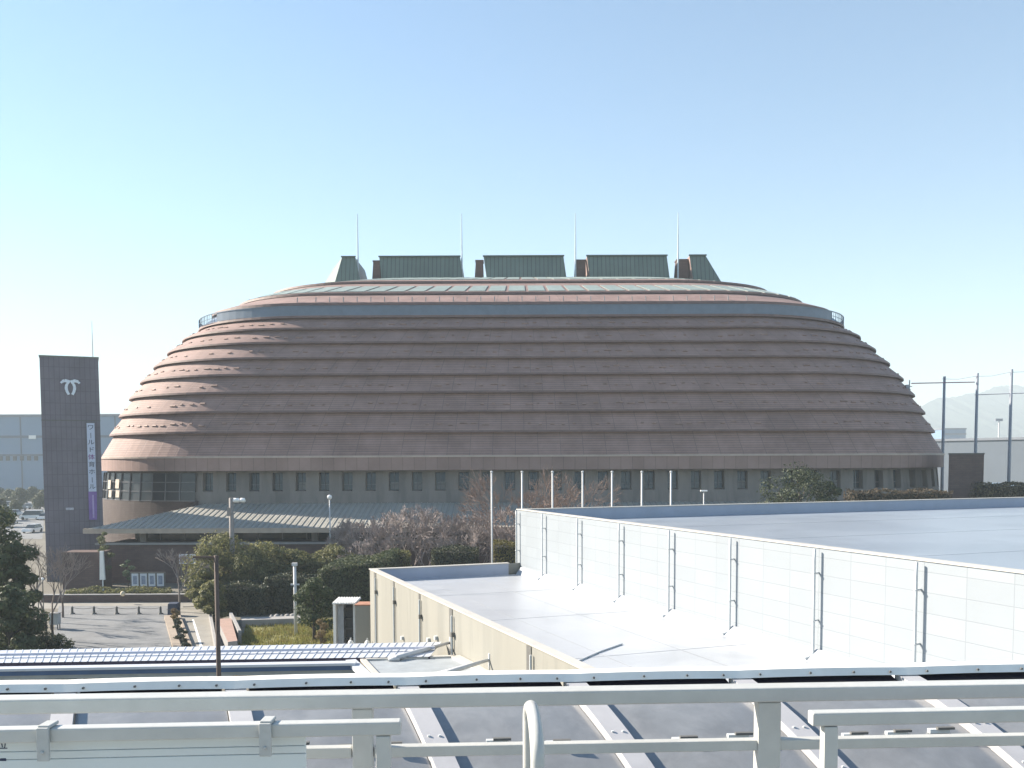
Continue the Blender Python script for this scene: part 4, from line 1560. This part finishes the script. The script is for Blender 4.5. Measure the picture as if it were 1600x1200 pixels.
hedge('rounded green bush in front of the bare thicket', xat(596, 80), xat(636, 80), 79, 82, htop(616, 866, 80), n=4200, seed=7, m=PINE)
hedge('dark bush at the front right of the bare thicket', xat(676, 80), xat(745, 80), 79, 82, htop(710, 858, 80), n=5200, seed=8)
hedge('yellow green bush at the corner of the white hall', xat(770, 78), xat(815, 78), 77, 80, htop(790, 850, 78), n=4000, seed=9, m=leafmat('yellowgreen_leaves', (.07, .07, .02), (.17, .15, .05), .3))
hedge('long scrubby brown hedge along the foot of the arena', xat(1330, 88), xat(1485, 88), 87.5, 90, htop(1400, 768, 88), n=6000, size=.12, seed=10, m=leafmat('scrub_leaves', (.05, .045, .03), (.13, .10, .07), .3))
hedge('scrubby olive hedge beyond the far edge of the white roof', xat(1538, 100), xat(1700, 100), 99, 103, htop(1580, 757, 100), n=7000, size=.13, seed=11, m=leafmat('scrub_olive', (.06, .06, .035), (.17, .15, .09), .3))
hedge('dark low hedge in the shade beneath the walkway', xat(-40, 50), xat(150, 50), 49.5, 51, 1.2, n=3000, seed=12)
crown_tree('climbing_shrub', 'slim pale green shrub growing beside the tower foot', 'shrub', ground_at(160, 91), htop(160, 828, 91), 1.4, 9, leafmat('pale_green_leaves', (.08, .10, .045), (.17, .19, .09), .3), lsize=.08, dens=160, trunk=.06, base=.35, seed=71)
crown_tree('shrub', 'pale green shrub at the doorway below the canopy', 'shrub', ground_at(196, 90), htop(196, 873, 90), 1.2, 6, leafmat('silver_green_leaves', (.10, .14, .08), (.24, .28, .18), .3), lsize=.08, dens=160, trunk=.05, base=.4, seed=72)
# grass blades on the lawn: stuff
random.seed(5)
mb = MB()
A_, B_, C_, D_ = [Vector((*gp(*p), .01)) for p in ((372, 1012), (388, 972), (525, 968), (545, 1012))]
for _ in range(9000):
    u, v = random.random(), random.random()
    p = A_.lerp(D_, u).lerp(B_.lerp(C_, u), v)
    if sin(p.x * 1.3) * sin(p.y * .9) < -.25 and random.random() < .7:
        continue
    a = random.uniform(0, 6.28)
    d = Vector((cos(a), sin(a), 0)) * .035
    h = random.uniform(.10, .32)
    l = Vector((random.uniform(-.1, .1), random.uniform(-.1, .1), h))
    mb.face([p - d, p + d, p + l])
tag(mb.build('grass', LAWNB), 'tufty yellow green winter grass on the small lawn', 'grass', kind='stuff')

# ------------------------------------------------------------------ street furniture
def pole_thing(name, label, cat, px, ytop, Y, r0, r1, m, group=None, base=0.0):
    t = thing(name, label, cat, ground_at(px, Y), group=group)
    mb = MB()
    mb.smooth = True
    mb.tube([(0, 0, -.1), (0, 0, htop(px, ytop, Y) * .5), (0, 0, htop(px, ytop, Y))], [r0, (r0 + r1) / 2, r1], 10)
    mb.build('pole', m, t)
    return t, htop(px, ytop, Y)
t, h = pole_thing('utility_pole', 'thin dark brown utility pole with a short crossarm', 'pole', 335.5, 868, 30, .085, .07, POLEB)
mb = MB()
mb.bar((-.72, 0, h - .05), (.08, 0, h - .05), .06, .07)
mb.build('crossarm', POLEB, t)
t, h = pole_thing('street_lamp', 'thick weathered pole carrying two white lamp heads', 'street lamp', 361, 778, 80, .27, .18, POLEG)
for dx, s in ((.42, .30), (.95, .22)):
    mb = MB()
    mb.smooth = True
    mb.tube([(dx - s, 0, h - .3), (dx - s * .5, 0, h - .2), (dx + s * .5, 0, h - .2), (dx + s, 0, h - .32)], [.08, .2, .2, .08], 10)
    mb.build('lamp_head', LAMPW, t)
mb = MB()
mb.tube([(0, 0, h - .5), (.4, 0, h - .32), (1.0, 0, h - .32)], .05, 6)
mb.build('arm', POLEG, t)
mb = MB()
mb.box((-.28, -.3, h - 1.5), (-.02, -.2, h - .8))
mb.build('junction_box', POLEG, t)
t, h = pole_thing('street_lamp', 'thin grey lamp post topped by a small white globe', 'street lamp', 515, 780, 91, .075, .06, POLEW)
mb = MB()
mb.smooth = True
mb.tube([(0, 0, h - .05), (0, 0, h + .07), (0, 0, h + .22), (0, 0, h + .36), (0, 0, h + .42)], [.08, .2, .24, .18, .05], 10)
mb.build('lamp_globe', LAMPW, t)
t, h = pole_thing('post', 'slim pale post with a square cap beside the leafy tree', 'post', 458.5, 884, 66, .12, .11, POLEW)
mb = MB()
mb.box((-.17, -.17, h), (.17, .17, h + .2))
mb.box((-.3, -.05, h - 1.35), (.3, .05, h - 1.25))
mb.build('cap', POLEW, t)
lab = ['tall white pole left of the white hall, standing alone', 'white pole at the left corner of the white hall', 'white pole in front of the bare brown trees', 'white pole right of the bare brown trees', 'third white pole from the right in the row before the arena', 'second white pole from the right in the row before the arena', 'rightmost white pole in the row before the arena']
for px, l in zip((768.5, 816, 863.5, 910.5, 956.5, 1003, 1048.5), lab):
    t, h = pole_thing('net_pole', l, 'pole', px, 738, 74, .075, .065, POLEW, 'white poles in a row before the arena')
    mb = MB()
    mb.tube([(0, 0, h), (0, 0, h + .06), (0, 0, h + .12)], [.11, .11, .03], 8)
    mb.build('cap', POLEW, t)
# low flat lamp above the hall roof
t, h = pole_thing('street_lamp', 'small white flat headed lamp rising behind the white roof edge', 'street lamp', 1100, 768, 82, .07, .05, POLEW)
mb = MB()
mb.box((-.3, -.15, h), (.3, .15, h + .12))
mb.build('lamp_head', LAMPW, t, bevel=.03)
# golf range poles at the right
npx = [(1472, 588, 122, 'leftmost tall dark net pole beside the arena'), (1523, 583, 120, 'tall dark net pole above the brick block'), (1576, 577, 118, 'tall dark net pole right of the brick block'), (1603, 590, 123, 'tall net pole at the right edge')]
for px, y, Y, l in npx:
    pole_thing('net_pole', l, 'pole', px, y, Y, .22, .16, POLES, 'tall dark net poles at the right')
def wire(name, label, pts, r, m, group=None):
    mb = MB()
    mb.tube(pts, r, 5)
    return tag(mb.build(name, m), label, 'cable', group)
wire('crossbar', 'reddish crossbar between the arena roof and two net poles', [at(1424, 599, Y=121), at(1523, 597, Y=120)], .07, REDC)
wire('net_cable', 'horizontal net cable between the right hand poles', [at(1523, 617, Y=119.6), at(1576, 615, Y=118), at(1640, 613, Y=118)], .05, NETM, 'net cables at the right')
p0 = at(1472, 592, Y=122)
p1 = at(1523, 588, Y=120)
p2 = at(1576, 582, Y=118)
p3 = at(1640, 579, Y=118)
wire('net_cable', 'thin sagging cable along the tops of the net poles', [p0, p0.lerp(p1, .5) - Vector((0, 0, .2)), p1, p1.lerp(p2, .5) - Vector((0, 0, .2)), p2, p3], .025, NETM, 'net cables at the right')
# brick block by the right end of the arena
bx = thing('brick_block', 'square brown brick block at the right end of the arena', 'building', (at(1510, 709, Y=104).x, 104, 0), radians(-25))
hb = at(1510, 710, Y=104).z
mb = MB()
mb.box((-1.72, 0, 0), (1.72, 4, hb))
mb.build('wall', BRICKD, bx, autouv=True)
mb = MB()
mb.box((-1.78, -.06, hb + .002), (1.78, 4.06, hb + .15))
mb.build('coping', DARKJ, bx)
# bollards with chain
prev = None
bproto = None
bl_names = ['leftmost short dark bollard by the car park', 'second short dark bollard from the left', 'middle short dark bollard across the car park end', 'second short dark bollard from the right', 'rightmost short dark bollard by the navy cover']
for k, px in enumerate((113, 147, 182.5, 217, 251)):
    p = Vector((*gp(px, 959.5), 0))
    if bproto is None:
        bproto = thing('bollard', bl_names[0], 'bollard', p, group='bollards across the car park end')
        mb = MB()
        mb.tube([(0, 0, 0), (0, 0, .55), (0, 0, .62)], [.10, .085, .05], 10)
        mb.build('post', DARKJ, bproto)
        mb = MB()
        mb.tube([(0, 0, 0), (0, 0, .1)], [.22, .17], 10)
        mb.build('base', DARKJ, bproto)
        o = bproto
    else:
        o = copy_tree(bproto)
        place(o, p, 0, bl_names[k])
    if prev is not None:
        c = [prev.lerp(p, u) + Vector((0, 0, .52 - .10 * 4 * u * (1 - u))) for u in (0, .25, .5, .75, 1)]
        tag_l = ['first chain from the left between the bollards', 'second chain from the left between the bollards', 'second chain from the right between the bollards', 'rightmost chain between the bollards'][k - 1]
        wire('chain', tag_l, c, .022, DARKJ, 'chains between the bollards')
    prev = p
# fence rail of the path to the right
wire('path_rail', 'low dark rail crossing the end of the footpath', [Vector((*gp(286, 958), .5)), Vector((*gp(330, 957), .5))], .03, DARKJ)
wl = MB()
p, q = gp(66, 941), gp(332, 941)
wl.box((p[0], p[1] - .2, 0), (q[0], p[1] + .25, .62))
wl.m = 1
wl.box((p[0] - .02, p[1] - .24, .622), (q[0] + .02, p[1] + .29, .68))
tag(wl.build('planter_wall', [BRICKD, CONC], autouv=True), 'long low brown planter wall behind the bollards', 'wall')
# notice boards
nb_ = thing('notice_board', 'four panel pale notice board under the arena canopy', 'notice board', (at(231, 900, Y=88).x, 88, 0))
z0, z1 = htop(230, 916, 88), htop(230, 896, 88)
for k in range(4):
    x0 = at(205.5 + k * 13.2, 900, Y=88).x - nb_.location.x
    mb = MB()
    mb.box((x0, 0, z0), (x0 + .62, .05, z1))
    o = mb.build('poster', PAPER, nb_)
    mb = MB()
    mb.box((x0 + .12, -.012, z0 + .18), (x0 + .5, -.003, z1 - .22))
    mb.build('printed_block', PRINT, o)
mb = MB()
x0, x1 = at(203, 900, Y=88).x - nb_.location.x, at(258, 900, Y=88).x - nb_.location.x
mb.box((x0, -.02, z1 + .004), (x1, .1, z1 + .12))
mb.box((x0, .06, z0 - .3), (x1, .14, z1))
for x in (x0 + .05, (x0 + x1) / 2, x1 - .15):
    mb.box((x, .06, 0), (x + .1, .14, z0 - .302))
mb.build('frame', DARKJ, nb_)
sg = thing('sign_board', 'small white framed sign board between bare tree and pine', 'sign', (at(292.5, 870, Y=86).x, 86, 0))
z0, z1 = htop(292, 881, 86), htop(292, 866, 86)
mb = MB()
mb.box((-.74, 0, z0), (.74, .06, z1))
mb.build('frame', mat('sign_white', (.55, .58, .66), .6), sg)
mb = MB()
mb.box((-.56, -.012, z0 + .08), (.56, -.003, z1 - .24))
mb.build('face', mat('sign_face_grey', (.22, .25, .32), .6, .2, 4), sg)
mb = MB()
for x in (-.6, .52):
    mb.box((x, .02, 0), (x + .08, .08, z0))
mb.build('post', DARKJ, sg)
vb = MB()
p = at(160.5, 905, Y=89.8)
zt_, zb2 = htop(160, 861, 89.8), htop(160, 906, 89.8)
vb.hexa([(p.x - .3, 89.8, zb2), (p.x + .2, 89.8, zb2), (p.x + .2, 90.0, zb2), (p.x - .3, 90.0, zb2), (p.x - .22, 89.8, zt_), (p.x + .1, 89.8, zt_), (p.x + .1, 90, zt_), (p.x - .22, 90, zt_)])
vb.box((p.x - .08, 89.85, 0), (p.x + .02, 89.95, zb2 - .002))
tag(vb.build('upright_sign', WHITE), 'narrow upright white sign beside the tower base', 'sign')
# globe stone at the planter wall
p = at(189, 932, Y=80.6)
mb = MB()
mb.smooth = True
mb.tube([(0, 0, 0), (0, 0, .06), (0, 0, .16), (0, 0, .28), (0, 0, .38), (0, 0, .42)], [.09, .15, .2, .2, .13, .03], 14)
o = tag(mb.build('stone_ball', mat('cream_stone', (.62, .54, .40), .8, .1)), 'round cream stone ball on the low planter wall', 'stone')
o.location = (p.x, 81.0, .68)
# navy covered box by the bare tree, utility cabinet at the left of the car park
p = Vector((*gp(272, 962), 0))
nv = thing('covered_box', 'navy covered box at the foot of the small bare tree', 'box', p)
mb = MB()
mb.hexa([(-.42, -.35, 0), (.42, -.35, 0), (.42, .35, 0), (-.42, .35, 0), (-.38, -.3, .98), (.38, -.3, .98), (.38, .3, 1.06), (-.38, .3, 1.06)])
mb.build('cover', BLUEC, nv, bevel=.05)
mb = MB()
mb.bar((-.44, -.36, .55), (.44, -.36, .55), .02, .03)
mb.build('strap', DARKJ, nv)
p = Vector((*gp(86.5, 983), 0))
ub = thing('utility_cabinet', 'pale grey utility cabinet on legs at the car park edge', 'cabinet', p)
mb = MB()
mb.box((-.32, -.25, .35), (.32, .25, 1.15))
mb.build('body', BOARDDK, ub, bevel=.03)
mb = MB()
mb.box((-.36, -.29, 1.153), (.36, .29, 1.2))
mb.build('lid', CONC, ub)
for x in (-.28, .22):
    for y in (-.2, .14):
        mb = MB()
        mb.box((x, y, 0), (x + .06, y + .06, .348))
        mb.build('leg', DARKJ, ub)
# white globe lights among the left trees
for px, py, l in ((54, 905, 'left small white globe lamp in the bare trees'), (62, 905, 'right small white globe lamp in the bare trees')):
    Y = 72
    t = thing('globe_lamp', l, 'lamp', ground_at(px, Y), group='globe lamps in the bare trees')
    h = htop(px, py, Y)
    mb = MB()
    mb.tube([(0, 0, 0), (0, 0, h - .1)], .04, 6)
    mb.build('post', DARKJ, t)
    mb = MB()
    mb.smooth = True
    mb.tube([(0, 0, h - .12), (0, 0, h - .04), (0, 0, h + .06), (0, 0, h + .13)], [.05, .13, .13, .04], 10)
    mb.build('globe', LAMPW, t)
# planter kerb between car park and path, with shrubs
k0, k1 = Vector((*gp(262, 966), 0)), Vector((*gp(284, 1040), 0))
mb = MB()
mb.bar(k0 + Vector((0, 0, .12)), k1 + Vector((0, 0, .12)), .5, .24)
mb.bar(k0 + Vector((.9, 0, .12)), k1 + Vector((.9, 0, .12)), .16, .24)
tag(mb.build('kerb', mat('pinkish_kerb', (.30, .25, .20), .85, .15, 2)), kind='structure')
for k in range(4):
    p = k0.lerp(k1, (k + .3) / 4) + Vector((.45, 0, 0))
    crown_tree('shrub', ['first low shrub of the planter strip, nearest the navy cover', 'second low shrub of the planter strip beside the path', 'third low shrub of the planter strip beside the path', 'nearest low shrub of the planter strip beside the path'][k], 'shrub', p, 1.0 - .1 * (k % 2), .9, 5, BROWNL if k == 0 else HEDGEL, lsize=.06, dens=170, trunk=.04, base=.15, seed=80 + k, group='shrubs in the planter strip')
# pale retaining walls and a pink topped plinth by the lawn
def slab(name, label, cat, pts, z0, z1, m, mt=None):
    mb = MB()
    n = len(pts)
    P0 = [Vector((x, y, z0)) for x, y in pts]
    P1 = [Vector((x, y, z1)) for x, y in pts]
    for i in range(n):
        mb.face([P0[i], P0[(i + 1) % n], P1[(i + 1) % n], P1[i]])
    mb.m = 1 if mt else 0
    mb.face(P1)
    o = mb.build(name, [m, mt] if mt else m)
    return tag(o, label, cat)
zz = .85
slab('tiled_plinth', 'low plinth with a pink tiled top beside the utility pole', 'plinth', [gp(356, 1003, zz), gp(371, 1001, zz), gp(361, 966, zz), gp(339, 967, zz)], 0, zz, CONC, PINKT)
slab('retaining_wall', 'pale retaining wall along the right of the footpath', 'wall', [gp(337, 1015, .5), gp(341, 1015, .5), gp(330, 955, .5), gp(326, 955, .5)], 0, .5, CONC)
slab('retaining_wall', 'pale stepped wall between pink plinth and hedge', 'wall', [gp(372, 985, .9), gp(377, 985, .9), gp(363, 957, .9), gp(358, 957, .9)], 0, .9, CONC)
slab('garden_wall', 'low pale garden wall behind the small lawn', 'wall', [gp(378, 969, .5), gp(470, 966, .5), gp(470, 962, .5), gp(376, 965, .5)], 0, .5, CONC)
random.seed(12)
for k in range(9):
    px = 424 + k * 8.5
    p = Vector((*gp(px, 968 + random.uniform(-2, 2)), 0))
    mb = MB()
    mb.smooth = True
    r = random.uniform(.2, .34)
    n = 9
    rr = [r * random.uniform(.6, 1) for _ in range(4)]
    mb.tube([(0, 0, -.05), (.03, 0, r * .4), (0, .02, r * .9), (0, 0, r * 1.2)], [r, rr[1] * 1.1, rr[2] * .8, r * .2], n)
    o = mb.build('garden_stone', CONC)
    o.location = p
    o.rotation_euler = (0, 0, k)
    tag(o, 'rough grey stone in the border behind the lawn', 'stone', 'stones bordering the lawn')

# ------------------------------------------------------------------ far left: factory, trees, parked cars
fb = thing('factory_building', 'long pale blue factory hall far behind the tower', 'building', (0, 0, 0))
Yb = 420
xl, xr = xat(-260, Yb), xat(330, Yb)
zt_ = htop(60, 651, Yb)
mb = MB()
mb.box((xl, Yb, 0), (xr, Yb + 60, zt_))
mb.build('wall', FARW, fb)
mb = MB()
mb.box((xl - .5, Yb - .6, zt_ + .01), (xr + .5, Yb + 60, zt_ + 1.0))
mb.build('roof_edge', FARG, fb)
mb = MB()
for (y, hgt) in ((684, 1.0), (712, .7)):
    z = htop(60, y, Yb)
    mb.box((xl, Yb - .3, z), (xr, Yb - .01, z + hgt))
for k in range(16):
    x = xl + (xr - xl) * k / 16
    mb.box((x, Yb - .25, 0), (x + .5, Yb - .02, zt_))
mb.build('wall_band', FARW2, fb)
mb = MB()
z = htop(55, 683, Yb)
mb.box((xat(49, Yb), Yb - .6, z - .8), (xat(60, Yb), Yb - .35, z + .8))
mb.build('sign_panel', WHITE, fb)
for k in range(7):
    z = htop(40, 716, Yb)
    mb = MB()
    mb.box((xat(-10 + k * 11, Yb), Yb - .5, z - 1), (xat(-4 + k * 11, Yb), Yb - .32, z + 1))
    mb.build('window', WINGL2, fb)
far = [(-10, 300, 757), (14, 290, 764), (32, 280, 762), (52, 300, 760), (70, 285, 764), (22, 230, 781), (-6, 200, 776), (4, 180, 790), (62, 250, 772)]
fn = ['far round tree at the left edge before the factory', 'far tree second from the left edge below the factory', 'far tree in the middle of the row below the factory', 'far tall tree left of the tower below the factory', 'far tree touching the left side of the tower', 'small tree standing among the parked cars', 'far tree at the left edge near the parked cars', 'nearest far tree at the left beside the car park', 'far tree just behind the white van']
fproto = crown_tree('round_tree', fn[0], 'tree', (0, 0, 0), 6, 6, 12, FARL, lsize=.28, dens=260, trunk=.2, base=.25, seed=91, group='far trees below the factory')
for k, ((px, Y, yt), nm) in enumerate(zip(far, fn)):
    o = fproto if k == 0 else copy_tree(fproto)
    place(o, ground_at(px, Y), k * 1.3, nm, max(.35, htop(px, yt, Y) / 6.0))
def car(label, loc, rotz, m, van=False):
    t = thing('parked_car', label, 'car', loc, rotz, 'cars parked left of the tower')
    L, W_ = (4.4, 1.75) if not van else (4.7, 1.8)
    hb_, hc = (.85, 1.45) if not van else (1.05, 2.0)
    mb = MB()
    mb.hexa([(-L / 2, -W_ / 2, .28), (L / 2, -W_ / 2, .28), (L / 2, W_ / 2, .28), (-L / 2, W_ / 2, .28), (-L / 2 + .05, -W_ / 2 + .03, hb_), (L / 2 - .12, -W_ / 2 + .03, hb_ - .1), (L / 2 - .12, W_ / 2 - .03, hb_ - .1), (-L / 2 + .05, W_ / 2 - .03, hb_)])
    x0, x1, x2, x3 = ((-L / 2 + .3, L / 2 - 1.1, -L / 2 + .75, L / 2 - 1.9) if not van else (-L / 2 + .08, L / 2 - .6, -L / 2 + .2, L / 2 - 1.3))
    mb.hexa([(x2 - .05, -W_ / 2 + .2, hc - .08), (x3 + .05, -W_ / 2 + .2, hc - .08), (x3 + .05, W_ / 2 - .2, hc - .08), (x2 - .05, W_ / 2 - .2, hc - .08), (x2, -W_ / 2 + .22, hc), (x3, -W_ / 2 + .22, hc), (x3, W_ / 2 - .22, hc), (x2, W_ / 2 - .22, hc)])
    mb.build('body', m, t, bevel=.06)
    g = MB()
    g.hexa([(x0, -W_ / 2 + .06, hb_ - .05), (x1, -W_ / 2 + .06, hb_ - .05), (x1, W_ / 2 - .06, hb_ - .05), (x0, W_ / 2 - .06, hb_ - .05), (x2, -W_ / 2 + .2, hc - .081), (x3, -W_ / 2 + .2, hc - .081), (x3, W_ / 2 - .2, hc - .081), (x2, W_ / 2 - .2, hc - .081)])
    g.build('windows', WINGL, t)
    for sx in (-L / 2 + .8, L / 2 - .85):
        for sy in (-1, 1):
            wmb = MB()
            wmb.tube([(sx, sy * (W_ / 2 - .2), .32), (sx, sy * (W_ / 2 + .01), .32)], .32, 14)
            wmb.build('wheel', TYRE, t)
    for sy in (-.6, .6):
        hmb = MB()
        hmb.box((L / 2 - .1, sy - .17, .58), (L / 2 - .02, sy + .17, .72))
        hmb.build('headlight', LAMPW, t)
cars = [(51, 832, -pi / 2, CARW, False, 'nearest white car left of the tower, seen from the front'), (50, 812, pi, CARW, True, 'white van parked broadside left of the tower'), (70, 812, -pi / 2 + .1, CARW, False, 'white car half hidden by the left side of the tower'),
        (18, 806, pi, CARS, False, 'silver car parked left of the white van'), (12, 795, pi, CARW, True, 'small far white van at the left edge'), (30, 798, -pi / 2, CARD, False, 'dark car parked behind the silver one'), (46, 795, -pi / 2, CARS, False, 'far silver car behind the white van'), (14, 818, -pi / 2 + .3, CARD, False, 'dark car near the left edge of the far car park')]
for px, py, rz, m, v, l in cars:
    car(l, (*gp(px, py), .008), rz, m, v)
# ------------------------------------------------------------------ far right: sheds and hills
fs = thing('far_warehouse', 'long grey warehouse behind the net poles at the right', 'building', (0, 0, 0))
Y0 = 300
a = at(1440, 690, Y=Y0)
b = at(1720, 672, Y=Y0 - 42)
d = (b - a).normalized()
n_ = Vector((-d.y, d.x, 0)) * 40
mb = MB()
zt_ = a.z
b.z = a.z = 0
mb.hexa([a, b, b + n_, a + n_] + [p + Vector((0, 0, zt_)) for p in (a, b, b + n_, a + n_)])
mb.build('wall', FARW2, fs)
mb = MB()
mb.bar(a + Vector((0, -.3, zt_ + .35)), b + Vector((0, -.3, zt_ + .35)), .6, .7)
mb.build('roof_edge', FARG, fs)
mb = MB()
for k in range(4):
    p, q = a.lerp(b, .42 + k * .1), a.lerp(b, .48 + k * .1)
    o_ = Vector((0, -.3, 0))
    mb.hexa([p + o_, q + o_, q + o_ * .2, p + o_ * .2] + [x + Vector((0, 0, 5)) for x in (p + o_, q + o_, q + o_ * .2, p + o_ * .2)])
mb.build('loading_door', FARW, fs)
fo = thing('far_office', 'distant hazy blue office block left of the right hand poles', 'building', (at(1492, 672, Y=700).x, 700, 0))
hh = htop(1492, 671, 700)
mb = MB()
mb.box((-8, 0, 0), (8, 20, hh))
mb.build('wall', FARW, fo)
mb = MB()
mb.box((-8.4, -.4, hh + .01), (8.4, 20, hh + 1.0))
for k in range(4):
    mb.box((-8.2, -.3, hh - 4 - 4.5 * k), (8.2, -.01, hh - 2.6 - 4.5 * k))
mb.build('roof_edge', FARG, fo)
fl_ = thing('floodlight_mast', 'distant twin headed floodlight mast behind the warehouse', 'floodlight', (at(1561, 660, Y=420).x, 420, 0))
hh = htop(1561, 658, 420)
mb = MB()
mb.tube([(0, 0, 0), (0, 0, hh)], [.5, .3], 6)
mb.build('mast', POLEW, fl_)
mb = MB()
mb.box((-1.7, -.3, hh), (1.5, .3, hh + 1.1))
mb.build('lamp_head', POLES, fl_)
# wooded hills: one ridge mesh
def ridge(Y, pts, depth, amp, seed):
    random.seed(seed)
    mb = MB()
    xs = []
    for i in range(len(pts) - 1):
        for k in range(10):
            u = k / 10
            xs.append((pts[i][0] + (pts[i + 1][0] - pts[i][0]) * u, pts[i][1] + (pts[i + 1][1] - pts[i][1]) * (u * u * (3 - 2 * u))))
    rows = []
    for (px, py) in xs:
        z = htop(px, py, Y) + random.uniform(-amp, amp)
        x = xat(px, Y)
        rows.append([(x, Y - depth, 0), (x, Y - depth * .5, z * .55 + random.uniform(-amp, amp)), (x, Y, z), (x, Y + depth, 0)])
    for i in range(len(rows) - 1):
        for k in range(3):
            mb.face([rows[i][k], rows[i + 1][k], rows[i + 1][k + 1], rows[i][k + 1]])
    mb.smooth = True
    return tag(mb.build('hills', HILL), kind='structure')
ridge(2400, [(1180, 700), (1340, 664), (1420, 640), (1470, 622), (1520, 615), (1556, 604), (1580, 602), (1620, 609), (1700, 596), (1800, 630), (1950, 690)], 550, 2.5, 3)
ridge(3100, [(1330, 690), (1460, 640), (1560, 622), (1680, 610), (1820, 600), (2000, 660)], 550, 2.5, 4)
ridge(3500, [(-400, 690), (-250, 672), (-120, 690), (0, 704), (120, 710), (300, 715)], 450, 2.5, 5)

# ------------------------------------------------------------------ air
hz = MB()
hz.box((-8500, -250, -1), (8500, 5200, 225))
o = hz.build('haze', [])
hm = bpy.data.materials.new('pale_haze')
hm.use_nodes = True
n = hm.node_tree
n.nodes.remove(n.nodes['Principled BSDF'])
pv = n.nodes.new('ShaderNodeVolumePrincipled')
pv.inputs['Color'].default_value = (.80, .92, 1, 1)
pv.inputs['Density'].default_value = 0.0005
pv.inputs['Anisotropy'].default_value = 0.0
n.links.new(pv.outputs[0], n.nodes['Material Output'].inputs['Volume'])
o.data.materials.append(hm)
tag(o, kind='stuff')
